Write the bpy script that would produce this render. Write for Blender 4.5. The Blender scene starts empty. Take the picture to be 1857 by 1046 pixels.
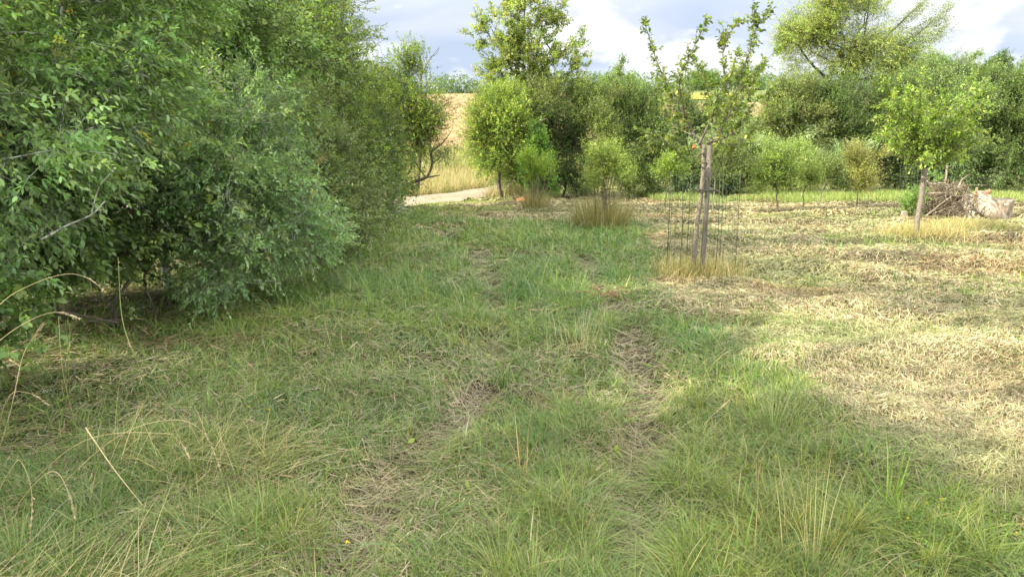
import bpy, math, random
import numpy as np
R = math.radians
rng = np.random.default_rng(7); random.seed(7)
sc = bpy.context.scene
col = sc.collection

# ---------------------------------------------------------------- camera, sky, sun, exposure
F = 1239.0; CH = 1.6; PITCH = R(11.3)
cam = bpy.data.objects.new('camera', bpy.data.cameras.new('camera')); col.objects.link(cam)
cam.location = (0, 0, CH); cam.rotation_euler = (R(90) - PITCH, 0, 0)
cam.data.sensor_width = 36; cam.data.lens = 36 * F / 1857; cam.data.clip_end = 3000
sc.camera = cam
SUN_EL, SUN_AZ = R(31), R(20)      # light travels towards +x, turned SUN_AZ towards +y
sd = bpy.data.lights.new('sun', 'SUN'); sun = bpy.data.objects.new('sun', sd); col.objects.link(sun)
sd.energy = 4.3; sd.angle = R(0.6); sd.color = (1.0, 0.90, 0.72)
from mathutils import Vector
tv = Vector((math.cos(SUN_EL) * math.cos(SUN_AZ), math.cos(SUN_EL) * math.sin(SUN_AZ), -math.sin(SUN_EL)))
sun.rotation_euler = tv.to_track_quat('-Z', 'Y').to_euler()
sc.view_settings.view_transform = 'Standard'; sc.view_settings.look = 'None'
sc.view_settings.exposure = 1.5; sc.view_settings.gamma = 1

def nd(nt, t, **k):
    n = nt.nodes.new(t)
    for a, b in k.items(): setattr(n, a, b)
    return n
def math_(nt, op, a, b=None, c=None, clamp=False):
    n = nd(nt, 'ShaderNodeMath', operation=op); n.use_clamp = clamp
    for i, v in enumerate((a, b, c)):
        if v is None: continue
        if isinstance(v, (int, float)): n.inputs[i].default_value = v
        else: nt.links.new(v, n.inputs[i])
    return n.outputs[0]
def ramp(nt, fac, stops, interp='LINEAR'):
    n = nd(nt, 'ShaderNodeValToRGB'); n.color_ramp.interpolation = interp
    e = n.color_ramp.elements
    while len(e) < len(stops): e.new(0.5)
    for i, (p, c) in enumerate(stops):
        e[i].position = p; e[i].color = (*c, 1) if len(c) == 3 else c
    nt.links.new(fac, n.inputs[0]); return n.outputs[0]
def noise(nt, vec, scale, detail=4, rough=.55, dist=0):
    n = nd(nt, 'ShaderNodeTexNoise'); n.inputs['Scale'].default_value = scale
    n.inputs['Detail'].default_value = detail; n.inputs['Roughness'].default_value = rough
    n.inputs['Distortion'].default_value = dist
    if vec is not None: nt.links.new(vec, n.inputs['Vector'])
    return n.outputs['Fac']
def mix(nt, fac, a, b, mode='MIX'):
    n = nd(nt, 'ShaderNodeMix', data_type='RGBA', blend_type=mode)
    for s, v in ((0, fac), (6, a), (7, b)):
        if isinstance(v, (int, float)): n.inputs[s].default_value = v
        elif isinstance(v, tuple): n.inputs[s].default_value = (*v, 1)
        else: nt.links.new(v, n.inputs[s])
    return n.outputs[2]

w = bpy.data.worlds.new('World'); sc.world = w; w.use_nodes = True
nt = w.node_tree; nt.nodes.clear()
sky = nd(nt, 'ShaderNodeTexSky', sky_type='NISHITA'); sky.sun_disc = False
sky.sun_elevation = SUN_EL; sky.sun_rotation = R(270) - SUN_AZ
tc = nd(nt, 'ShaderNodeTexCoord'); sep = nd(nt, 'ShaderNodeSeparateXYZ'); nt.links.new(tc.outputs['Generated'], sep.inputs[0])
X, Y, Z = sep.outputs
zc = math_(nt, 'MAXIMUM', Z, 0.0)
# high streaky layer: project the direction on a plane overhead
zz = math_(nt, 'ADD', zc, 0.16)
cmb = nd(nt, 'ShaderNodeCombineXYZ')
nt.links.new(math_(nt, 'DIVIDE', X, zz), cmb.inputs[0]); nt.links.new(math_(nt, 'MULTIPLY', math_(nt, 'DIVIDE', Y, zz), 2.1), cmb.inputs[1])
n1 = noise(nt, cmb.outputs[0], 0.75, 6, .52, .5)
streak = ramp(nt, n1, [(.36, (0, 0, 0)), (.60, (1, 1, 1))])
# low heaped clouds: noise on the direction itself, squashed in height
cm2 = nd(nt, 'ShaderNodeCombineXYZ')
nt.links.new(X, cm2.inputs[0]); nt.links.new(Y, cm2.inputs[1]); nt.links.new(math_(nt, 'MULTIPLY', Z, 1.9), cm2.inputs[2])
off = nd(nt, 'ShaderNodeVectorMath', operation='ADD'); nt.links.new(cm2.outputs[0], off.inputs[0]); off.inputs[1].default_value = (3.1, 7.7, 0.4)
n2 = noise(nt, off.outputs[0], 5.2, 7, .5, .15)
heap = ramp(nt, n2, [(.49, (0, 0, 0)), (.56, (1, 1, 1))])
n3 = noise(nt, off.outputs[0], 1.9, 4, .5, 0)
shadowside = ramp(nt, n3, [(.35, (0, 0, 0)), (.7, (1, 1, 1))])
blue = mix(nt, 0.8, sky.outputs[0], (4.9, 5.7, 7.4))
cgrey = mix(nt, shadowside, (5.8, 6.3, 7.7), (6.9, 7.2, 8.2))
c1 = mix(nt, math_(nt, 'MULTIPLY', streak, .85), blue, mix(nt, .5, cgrey, (7.6, 7.8, 8.5)))
c2 = mix(nt, math_(nt, 'MULTIPLY', heap, .85), c1, (8.8, 8.8, 9.0))
# added boost overhead and behind the camera fills the shade; sky ahead stays dimmer
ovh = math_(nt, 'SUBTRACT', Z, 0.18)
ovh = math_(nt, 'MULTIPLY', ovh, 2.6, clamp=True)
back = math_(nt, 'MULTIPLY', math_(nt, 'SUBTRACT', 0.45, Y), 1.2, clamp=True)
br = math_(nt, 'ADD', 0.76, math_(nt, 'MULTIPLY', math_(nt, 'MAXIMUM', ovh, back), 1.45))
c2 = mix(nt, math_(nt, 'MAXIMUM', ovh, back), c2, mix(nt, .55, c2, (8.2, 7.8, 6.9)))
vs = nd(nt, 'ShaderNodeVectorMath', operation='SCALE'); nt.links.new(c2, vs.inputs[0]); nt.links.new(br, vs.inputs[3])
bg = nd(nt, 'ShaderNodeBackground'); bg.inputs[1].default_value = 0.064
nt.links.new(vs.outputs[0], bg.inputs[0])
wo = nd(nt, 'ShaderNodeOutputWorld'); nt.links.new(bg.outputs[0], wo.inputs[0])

# ---------------------------------------------------------------- geometry helpers
cp, sp = math.cos(PITCH), math.sin(PITCH)
def P(px, py, y):                      # the point seen at a pixel of the photo, y metres ahead
    a = (px - 928.5) / F; b = (523 - py) / F
    d = np.array([a, cp + b * sp, -sp + b * cp]); t = y / d[1]
    return np.array([0, 0, CH]) + d * t
def G(px, py):                         # the point of the flat meadow at a pixel
    a = (px - 928.5) / F; b = (523 - py) / F
    d = np.array([a, cp + b * sp, -sp + b * cp]); t = -CH / d[2]
    return np.array([0, 0, CH]) + d * t
def sstep(t): t = np.clip(t, 0, 1); return t * t * (3 - 2 * t)
def vnoise(x, y, s, seed=0):
    x = np.asarray(x) * s + seed * 17.3; y = np.asarray(y) * s + seed * 31.7
    xi = np.floor(x).astype(np.int64); yi = np.floor(y).astype(np.int64); xf = x - xi; yf = y - yi
    def h(a, b):
        v = (a * 374761393 + b * 668265263 + seed * 982451653) & 0xffffffff
        v = ((v ^ (v >> 13)) * 1274126177) & 0xffffffff
        return ((v ^ (v >> 16)) & 0xffff) / 65535.0
    u = xf * xf * (3 - 2 * xf); v = yf * yf * (3 - 2 * yf)
    return (h(xi, yi) * (1 - u) + h(xi + 1, yi) * u) * (1 - v) + (h(xi, yi + 1) * (1 - u) + h(xi + 1, yi + 1) * u) * v
def polydist(x, y, pts):               # distance to a polyline
    best = np.full(np.shape(x), 1e9)
    for (ax, ay), (bx, by) in zip(pts[:-1], pts[1:]):
        dx, dy = bx - ax, by - ay; t = np.clip(((x - ax) * dx + (y - ay) * dy) / (dx * dx + dy * dy), 0, 1)
        best = np.minimum(best, np.hypot(x - ax - t * dx, y - ay - t * dy))
    return best
def gp(L): return [tuple(G(a, b)[:2]) for a, b in L]
EDGE = gp([(1100, 392), (1165, 425), (1195, 470), (1225, 540), (1290, 585), (1370, 660), (1470, 745), (1640, 850), (1900, 1000), (2300, 1250)])
ex = np.array([p[0] for p in EDGE])[::-1]; ey = np.array([p[1] for p in EDGE])[::-1]
def hay_mask(x, y):                    # 1 on the mown side
    e = np.interp(y, ey, ex) + .5 * (vnoise(x, y, 1.1, 3) - .5) + .35 * (vnoise(x, y, 3.3, 5) - .5)
    m = sstep((x - e) / .8 + .5)
    far = sstep((y + 1.4 * (vnoise(x, y, .5, 8) - .5) - 15.2) / 1.4)
    return np.maximum(m * (y < 40), far * sstep((x + 2.6) / 1.5))
TRK = [gp([(800, 425), (870, 470), (893, 540), (905, 620), (885, 700), (800, 790), (700, 900), (600, 1046)]),
       gp([(1060, 470), (1085, 530), (1140, 600), (1170, 690), (1175, 780), (1160, 880), (1130, 1046)])]
def track_mask(x, y):
    d = np.minimum(polydist(x, y, TRK[0]), polydist(x, y, TRK[1]))
    d = d + .22 * (vnoise(x, y, 2.2, 12) - .5)
    return (1 - sstep((d - .03) / .17)) * (.6 + .4 * sstep((vnoise(x, y, 1.7, 14) - .3) / .3))
def H(x, y):
    x = np.asarray(x, float); y = np.asarray(y, float)
    z = 10.8 * sstep((y - 28) / 92.0) * (1 + .05 * np.sin(x / 31.0))
    z = z + .05 * (vnoise(x, y, .6, 1) - .5)
    hm = hay_mask(x, y) * (y < 24)
    z = z + hm * (.10 * sstep((vnoise(x * .6 + y * .5, y - .3 * x, 1.5, 2) - .35) / .5) + .06 * vnoise(x, y, 4.5, 4))
    z = z - .075 * track_mask(x, y) * (y < 20) + .05 * (1 - hm) * vnoise(x, y, 2.6, 9) * (y < 24)
    return z

def mesh_obj(name, V, faces, mat, parent=None, colr=None, smooth=False, loc=(0, 0, 0)):
    me = bpy.data.meshes.new(name); V = np.asarray(V, np.float32).reshape(-1, 3)
    me.vertices.add(len(V)); me.vertices.foreach_set('co', V.ravel())
    faces = [np.asarray(f, np.int32) for f in faces if len(f)]
    lt = np.concatenate([np.full(len(f), f.shape[1], np.int32) for f in faces])
    lv = np.concatenate([f.ravel() for f in faces])
    me.loops.add(len(lv)); me.loops.foreach_set('vertex_index', lv)
    me.polygons.add(len(lt)); ls = np.zeros(len(lt), np.int32); ls[1:] = np.cumsum(lt)[:-1]
    me.polygons.foreach_set('loop_start', ls); me.polygons.foreach_set('loop_total', lt)
    if smooth: me.polygons.foreach_set('use_smooth', np.ones(len(lt), bool))
    me.update(calc_edges=True)
    if colr is not None:
        at = me.attributes.new('col', 'FLOAT_COLOR', 'POINT')
        c = np.ones((len(V), 4), np.float32); c[:, :3] = colr; at.data.foreach_set('color', c.ravel())
    me.materials.append(mat)
    o = bpy.data.objects.new(name, me); col.objects.link(o); o.location = loc
    if parent: o.parent = parent
    return o
def tag(o, label=None, cat=None, group=None, kind=None):
    if label: o['label'] = label
    if cat: o['category'] = cat
    if group: o['group'] = group
    if kind: o['kind'] = kind
    return o
def thing(name, label, cat, loc, group=None):
    o = bpy.data.objects.new(name, None); col.objects.link(o); o.location = tuple(loc); o.empty_display_size = .1
    return tag(o, label, cat, group)

# ---------------------------------------------------------------- materials
def new_mat(name):
    m = bpy.data.materials.new(name); m.use_nodes = True; m.node_tree.nodes.clear(); return m, m.node_tree
def foliage_mat(name, trans, rough, spec=.35):
    m, nt = new_mat(name); a = nd(nt, 'ShaderNodeAttribute', attribute_name='col')
    b = nd(nt, 'ShaderNodeBsdfPrincipled'); b.inputs['Roughness'].default_value = rough
    b.inputs['Specular IOR Level'].default_value = spec
    t = nd(nt, 'ShaderNodeBsdfTranslucent'); mx = nd(nt, 'ShaderNodeMixShader'); mx.inputs[0].default_value = trans
    nt.links.new(a.outputs['Color'], b.inputs['Base Color'])
    nt.links.new(mix(nt, 1.0, a.outputs['Color'], (1.25, 1.25, .55), 'MULTIPLY'), t.inputs[0])
    nt.links.new(b.outputs[0], mx.inputs[1]); nt.links.new(t.outputs[0], mx.inputs[2])
    o = nd(nt, 'ShaderNodeOutputMaterial'); nt.links.new(mx.outputs[0], o.inputs[0]); return m
LEAF = foliage_mat('leaf', .48, .42, .45)
GRASS = foliage_mat('grass_blade', .22, .5, .3)
STRAW = foliage_mat('dry_straw', .06, .6, .25)
def bark_mat(name, c1, c2, c3, scale=14, lich=.0, lc=(.42, .45, .38), bump=.6, stretch=.25):
    m, nt = new_mat(name); tcn = nd(nt, 'ShaderNodeTexCoord'); mp = nd(nt, 'ShaderNodeMapping')
    mp.inputs['Scale'].default_value = (1, 1, stretch); nt.links.new(tcn.outputs['Object'], mp.inputs[0])
    n = noise(nt, mp.outputs[0], scale, 6, .65, .6)
    c = ramp(nt, n, [(.32, c1), (.5, c2), (.68, c3)])
    if lich:
        n2_ = noise(nt, tcn.outputs['Object'], scale * .8, 5, .6)
        c = mix(nt, ramp(nt, n2_, [(1 - lich - .05, (0, 0, 0)), (1 - lich + .04, (1, 1, 1))]), c, lc)
    b = nd(nt, 'ShaderNodeBsdfPrincipled'); b.inputs['Roughness'].default_value = .85
    nt.links.new(c, b.inputs[0]); bp = nd(nt, 'ShaderNodeBump'); bp.inputs['Strength'].default_value = bump; bp.inputs['Distance'].default_value = .02
    nt.links.new(n, bp.inputs['Height']); nt.links.new(bp.outputs[0], b.inputs['Normal'])
    o = nd(nt, 'ShaderNodeOutputMaterial'); nt.links.new(b.outputs[0], o.inputs[0]); return m
BARK = bark_mat('dark_bark', (.035, .028, .02), (.07, .058, .045), (.13, .115, .09))
LICHEN = bark_mat('lichen_bark', (.04, .034, .028), (.10, .09, .075), (.2, .19, .16), 22, .52)
PALEBARK = bark_mat('pale_bark', (.07, .055, .04), (.16, .135, .105), (.28, .25, .21), 30, .32, (.42, .40, .35), .5, 1.6)
GREYWOOD = bark_mat('weathered_wood', (.05, .042, .032), (.12, .105, .085), (.21, .185, .15), 26, 0, bump=.5, stretch=.08)
STUMPBARK = bark_mat('stump_bark', (.12, .085, .05), (.30, .19, .07), (.42, .31, .14), 7, .5, (.56, .52, .43), .9, .6)
LOGWOOD = bark_mat('log_wood', (.1, .075, .055), (.24, .195, .14), (.38, .33, .26), 12, .36, (.52, .48, .41), .9, .5)
REDWOOD = bark_mat('torn_wood', (.1, .05, .03), (.24, .13, .075), (.38, .25, .15), 22)
CUTWOOD = bark_mat('fresh_cut_wood', (.5, .2, .07), (.62, .27, .1), (.7, .36, .16), 12)
TWIG = bark_mat('twig', (.06, .045, .03), (.15, .12, .08), (.32, .27, .18), 20)
def flat_mat(name, c, rough=.6, metal=0, var=.25, trans=0):
    m, nt = new_mat(name); tcn = nd(nt, 'ShaderNodeTexCoord'); n = noise(nt, tcn.outputs['Object'], 25, 3)
    b = nd(nt, 'ShaderNodeBsdfPrincipled'); b.inputs['Roughness'].default_value = rough; b.inputs['Metallic'].default_value = metal
    nt.links.new(ramp(nt, n, [(.3, tuple(v * (1 - var) for v in c)), (.7, tuple(min(1, v * (1 + var)) for v in c))]), b.inputs[0])
    o = nd(nt, 'ShaderNodeOutputMaterial'); nt.links.new(b.outputs[0], o.inputs[0]); return m
WIRE = flat_mat('green_wire', (.035, .075, .05), .45)
IRON = flat_mat('rusty_post', (.05, .055, .03), .7)
RUBBER = flat_mat('dark_strap', (.07, .065, .055), .6)
ORANGE = flat_mat('orange_ribbon', (.75, .12, .03), .5)
YELLOW = flat_mat('yellow_petal', (.8, .6, .01), .6)
WHITE = flat_mat('white_petal', (.75, .75, .7), .6)
BERRY = flat_mat('orange_gall', (.55, .17, .08), .6)

def ground_mat(name, kind):
    m, nt = new_mat(name); g = nd(nt, 'ShaderNodeNewGeometry'); p = g.outputs['Position']
    n1_ = noise(nt, p, 1.3, 6, .6); n2_ = noise(nt, p, 22, 5, .7); n3_ = noise(nt, p, .12, 4, .5)
    fine = ramp(nt, n2_, [(.3, (.45, .45, .45)), (.7, (1.35, 1.35, 1.35))])
    if kind == 'ground':
        at = nd(nt, 'ShaderNodeAttribute', attribute_name='col')
        c = mix(nt, 1.0, at.outputs['Color'], fine, 'MULTIPLY')
        c = mix(nt, 1.0, c, ramp(nt, n1_, [(.35, (.75, .8, .75)), (.65, (1.2, 1.15, 1.1))]), 'MULTIPLY')
    elif kind == 'gravel':
        c = ramp(nt, noise(nt, p, 5.5, 9, .78), [(.36, (.20, .165, .11)), (.5, (.32, .27, .195)), (.75, (.42, .36, .27))])
        c = mix(nt, 1.0, c, ramp(nt, n2_, [(.3, (.75, .75, .75)), (.7, (1.1, 1.1, 1.1))]), 'MULTIPLY')
    elif kind == 'wheat':
        wv = nd(nt, 'ShaderNodeTexWave'); wv.inputs['Scale'].default_value = .22; wv.inputs['Distortion'].default_value = 3.5; wv.inputs['Detail Scale'].default_value = .25
        mp = nd(nt, 'ShaderNodeMapping'); mp.inputs['Rotation'].default_value = (0, 0, .25); nt.links.new(p, mp.inputs[0]); nt.links.new(mp.outputs[0], wv.inputs[0])
        c = ramp(nt, wv.outputs[1], [(0, (.215, .15, .078)), (.12, (.275, .195, .102)), (1, (.30, .215, .115))])
        c = mix(nt, 1.0, c, ramp(nt, noise(nt, p, .16, 9, .72), [(.3, (.72, .72, .7)), (.7, (1.18, 1.15, 1.12))]), 'MULTIPLY')
    elif kind == 'stubble': c = ramp(nt, noise(nt, p, .25, 8, .7), [(.3, (.2, .15, .075)), (.7, (.29, .22, .115))])
    elif kind == 'pasture': c = ramp(nt, noise(nt, p, .6, 8, .7), [(.3, (.12, .17, .06)), (.7, (.2, .26, .09))])
    elif kind == 'flowering': c = ramp(nt, noise(nt, p, .4, 8, .75), [(.35, (.17, .2, .05)), (.6, (.36, .31, .06))])
    b = nd(nt, 'ShaderNodeBsdfPrincipled'); b.inputs['Roughness'].default_value = .95; b.inputs['Specular IOR Level'].default_value = .1
    bp = nd(nt, 'ShaderNodeBump'); bp.inputs['Strength'].default_value = .7; bp.inputs['Distance'].default_value = .03
    nt.links.new(n2_, bp.inputs['Height']); nt.links.new(bp.outputs[0], b.inputs['Normal'])
    nt.links.new(c, b.inputs[0]); o = nd(nt, 'ShaderNodeOutputMaterial'); nt.links.new(b.outputs[0], o.inputs[0]); return m

# ---------------------------------------------------------------- terrain
def grid(name, xs, ys, off, mat, label_kind='structure', colf=None, keep=None):
    gx, gy = np.meshgrid(xs, ys); z = H(gx, gy) + off; V = np.stack([gx, gy, z], -1).reshape(-1, 3)
    nx, ny = len(xs), len(ys); i = np.arange(nx * ny).reshape(ny, nx)
    f = np.stack([i[:-1, :-1], i[:-1, 1:], i[1:, 1:], i[1:, :-1]], -1).reshape(-1, 4)
    if keep is not None:
        c = V[f].mean(1); f = f[keep(c[:, 0], c[:, 1])]
        used = np.unique(f); mp = np.zeros(len(V), int); mp[used] = np.arange(len(used)); V = V[used]; f = mp[f]
    cc = colf(V[:, 0], V[:, 1]) if colf else None
    return tag(mesh_obj(name, V, [f], mat, colr=cc, smooth=True), kind=label_kind)
def ax(lo, hi, fine_lo, fine_hi, st, big):
    return np.concatenate([np.arange(lo, fine_lo, big), np.arange(fine_lo, fine_hi, st), np.arange(fine_hi, hi + big, big)])
def gcol(x, y):
    hm = hay_mask(x, y)[:, None] * (y < 30)[:, None]; tm = track_mask(x, y)[:, None]
    mead = np.array([.045, .043, .022]); hay = np.array([.12, .10, .052]); thatch = np.array([.085, .07, .048]); rough = np.array([.17, .18, .06]); hill = np.array([.14, .17, .06])
    c = mead * (1 - hm) + hay * hm; c = c * (1 - tm * (1 - hm)) + thatch * tm * (1 - hm)
    r = sstep((y - 24.5) / 2)[:, None]; c = c * (1 - r) + rough * r
    r = sstep((y - 50) / 10)[:, None]; return c * (1 - r) + hill * r
grid('ground', ax(-300, 300, -9, 16, .14, 6), ax(-40, 420, -1, 27, .14, 4), 0, ground_mat('ground', 'ground'), colf=gcol)
grid('wheat_field', np.arange(-70, 9.5, 1.5), np.arange(43, 125, 1.5), .12, ground_mat('wheat', 'wheat'))
grid('stubble_field', np.arange(14, 90, 2), np.arange(70, 84, 2), .12, ground_mat('stubble', 'stubble'))
grid('flowering_field', np.arange(20, 30, 1), np.arange(86, 97, 1), .12, ground_mat('flowering', 'flowering'))
grid('pasture', np.arange(11, 90, 2), np.arange(44, 72, 2), .12, ground_mat('pasture', 'pasture'))
TR = [(-30, 14.5), (-12, 18.2), (-6, 20.3), tuple(P(735, 371, 21.6)[:2]), tuple(P(810, 362, 24.0)[:2]), tuple(P(885, 353, 27)[:2]), (.4, 31), (2.5, 40)]
grid('gravel_track', np.arange(-30, 5, .09), np.arange(12, 41, .09), .035, ground_mat('gravel', 'gravel'),
     keep=lambda x, y: polydist(x, y, TR) + .3 * (vnoise(x, y, 1.5, 6) - .5) < 1.45)

# ---------------------------------------------------------------- grass
def blades(B, h, az, lean, bend, wid, colr, rows=3, flat=False):
    """B base (n,3); curved tapering blades; returns verts, faces, colours"""
    n = len(B); d = np.stack([np.cos(az), np.sin(az), np.zeros(n)], 1)
    sa = az + math.pi / 2 + rng.normal(0, .5, n); s = np.stack([np.cos(sa), np.sin(sa), rng.normal(0, .25, n)], 1)
    T = np.linspace(0, 1, rows + 1); vs = []
    for k, t in enumerate(T):
        c = B + d * (h * (lean * t + bend * t * t))[:, None]
        if flat: c = c + np.array([0, 0, 1]) * (h * .5 * (t - t * t) * bend)[:, None] + np.array([0, 0, 1]) * (lean * 0)[:, None]
        else: c = c + np.array([0, 0, 1]) * (h * (t * np.clip(1.05 - lean * .55, .15, 1) - bend * .42 * t * t))[:, None]
        if k < rows:
            ww = wid * (1 - .75 * t ** 1.6) * (.5 if k == 0 else .5)
            vs += [c - s * ww[:, None], c + s * ww[:, None]]
        else: vs.append(c)
    m = 2 * rows + 1; V = np.stack(vs, 1).reshape(-1, 3); b = (np.arange(n) * m)[:, None]
    quads = np.concatenate([b + np.array([2 * k, 2 * k + 1, 2 * k + 3, 2 * k + 2]) for k in range(rows - 1)]) if rows > 1 else np.zeros((0, 4), int)
    tris = b + np.array([2 * rows - 2, 2 * rows - 1, 2 * rows])
    return V, quads, tris, np.repeat(colr, m, 0)
def merge(parts):
    V, Q, T, C = [], [], [], []; o = 0
    for v, q, t, c in parts:
        V.append(v); C.append(c)
        if len(q): Q.append(q + o)
        if len(t): T.append(t + o)
        o += len(v)
    return np.concatenate(V), [np.concatenate(Q) if Q else np.zeros((0, 4), int), np.concatenate(T) if T else np.zeros((0, 3), int)], np.concatenate(C)
def polar(n, d0, d1, a0=-52, a1=50):
    d = d0 * (d1 / d0) ** rng.random(n); a = np.radians(rng.uniform(a0, a1, n))
    return d * np.sin(a), d * np.cos(a)
def palette(n, cols, wts, var=.12):
    cols = np.array(cols); i = rng.choice(len(cols), n, p=np.array(wts) / sum(wts))
    return np.clip(cols[i] * (1 + rng.normal(0, var, (n, 1))) * (1 + rng.normal(0, .05, (n, 3))), .005, .9)
GREENS = [(.115, .205, .035), (.165, .27, .05), (.13, .22, .085), (.21, .30, .06), (.32, .35, .12), (.38, .33, .19)]
STRAWS = [(.36, .29, .17), (.46, .38, .22), (.27, .22, .14), (.36, .31, .22), (.52, .43, .24)]

def nearw(d): return np.maximum(.0030, d * .00075)
# green blades in tufts
x, y = polar(760000, 1.5, 19)
jx = rng.normal(0, .5, len(x)); d = np.hypot(x, y)
tuft = .10 * d ** .2
cellx = np.floor(x / .11); celly = np.floor(y / .11); hsh = np.abs(np.sin(cellx * 127.1 + celly * 311.7) * 43758.5453) % 1
hsh2 = np.abs(np.sin(cellx * 269.5 + celly * 183.3) * 24634.633) % 1
isT = (hsh > .45) & (d < 9)
pull = np.where(isT, .72, 0); tx = (cellx + .2 + .6 * hsh2) * .11; ty = (celly + .2 + .6 * (hsh * 7 % 1)) * .11
ox, oy = x - tx, y - ty; x = x - ox * pull; y = y - oy * pull
hm = hay_mask(x, y); tm = track_mask(x, y); pn = vnoise(x, y, .9, 21); pn2 = vnoise(x, y, 3.1, 22)
dn = np.hypot(x, y); pk = .3 + .85 * sstep((vnoise(x, y, 4.3, 23) * .5 + pn2 * .5 - .33) / .3); pk *= 1 - .6 * sstep((pn - .55) / .2) ; pk *= (1 - .86 * tm); pk *= np.where(hm > .5, .16 + .4 * (vnoise(x, y, .8, 31) > .6), 1)
under = sstep((-2.2 - x) / .8) * (y < 17); litspot = (x < -5.2)
pk *= 1 - .25 * under * (~litspot)
pk *= .72 + .28 * sstep((dn - 3) / 3); k = (rng.random(len(x)) < pk) & (polydist(x, y, TR) > 1.5)
x, y, ox, oy, hm, tm, pn, pn2, hsh, hsh2, under = [a[k] for a in (x, y, ox, oy, hm, tm, pn, pn2, hsh, hsh2, under)]; d = np.hypot(x, y); n = len(x)
h = (.035 + .075 * rng.random(n) + .15 * rng.random(n) ** 4 + .06 * (pn2 > .62) * rng.random(n)) * (1 - .45 * hm) * (1 - .4 * tm) * (1 - .25 * under) * (.75 + .7 * hsh2 ** 2)
h *= 1 + .5 * sstep((y - 4) / 5)
az = np.where(rng.random(n) < .5, np.arctan2(oy, ox), rng.uniform(0, 2 * math.pi, n)) + rng.normal(0, .4, n)
lean = np.abs(rng.normal(.45, .5, n)); bend = rng.random(n) ** 1.2 * 1.3
cg = palette(n, GREENS, [3.4, 4.2, 3.6, 2.6, 1.2, 1.2]); cg = cg + (np.array([.24, .235, .09]) - cg) * (.22 * (1 - sstep((d - 3) / 3)))[:, None]; pm = vnoise(x, y, .55, 44)[:, None]; cg = cg * (1 + (pm - .5) * np.array([.25, .1, -.1])) * (1 + (vnoise(x, y, 3.7, 45)[:, None] - .5) * np.array([.45, .25, .1])) * (1 + (hsh[:, None] - .5) * np.array([.35, .15, .2]))
cg[(hsh2 < .14)] *= np.array([.85, 1.0, 1.25])
B = np.stack([x, y, H(x, y) - .005], 1)
tag(mesh_obj('meadow_grass', *(lambda m: (m[0], m[1], GRASS, None, m[2]))(merge([blades(B, h, az, lean, bend, nearw(d) * rng.uniform(.7, 1.5, n), cg)]))),
    'green uncut grass growing over the meadow', 'grass', kind='stuff')
# longer, broader individual blades close by
x, y = polar(15000, 1.6, 14); hm = hay_mask(x, y); k = (vnoise(x, y, 1.6, 51) > .56) & (hm < .5) & (track_mask(x, y) < .4) & ((x > -2.8) | (y < 4)); x, y = x[k], y[k]; n = len(x); d = np.hypot(x, y)
tx = np.round(x / .35) * .35; ty = np.round(y / .35) * .35; x = x + (tx - x) * .6; y = y + (ty - y) * .6
B = np.stack([x, y, H(x, y)], 1); 
tag(mesh_obj('tall_grass', *(lambda m: (m[0], m[1], GRASS, None, m[2]))(merge([blades(B, rng.uniform(.08, .24, n), rng.uniform(0, 6.3, n), np.abs(rng.normal(.6, .45, n)), rng.random(n) * 1.3, np.maximum(.0045, d * .0008) * rng.uniform(.7, 1.4, n), palette(n, GREENS[:4] + [(.45, .38, .2)], [2, 4, 4, 2, .8]), rows=4)]))),
    'longer broad green blades standing in tufts above the meadow turf', 'grass', kind='stuff')
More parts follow.
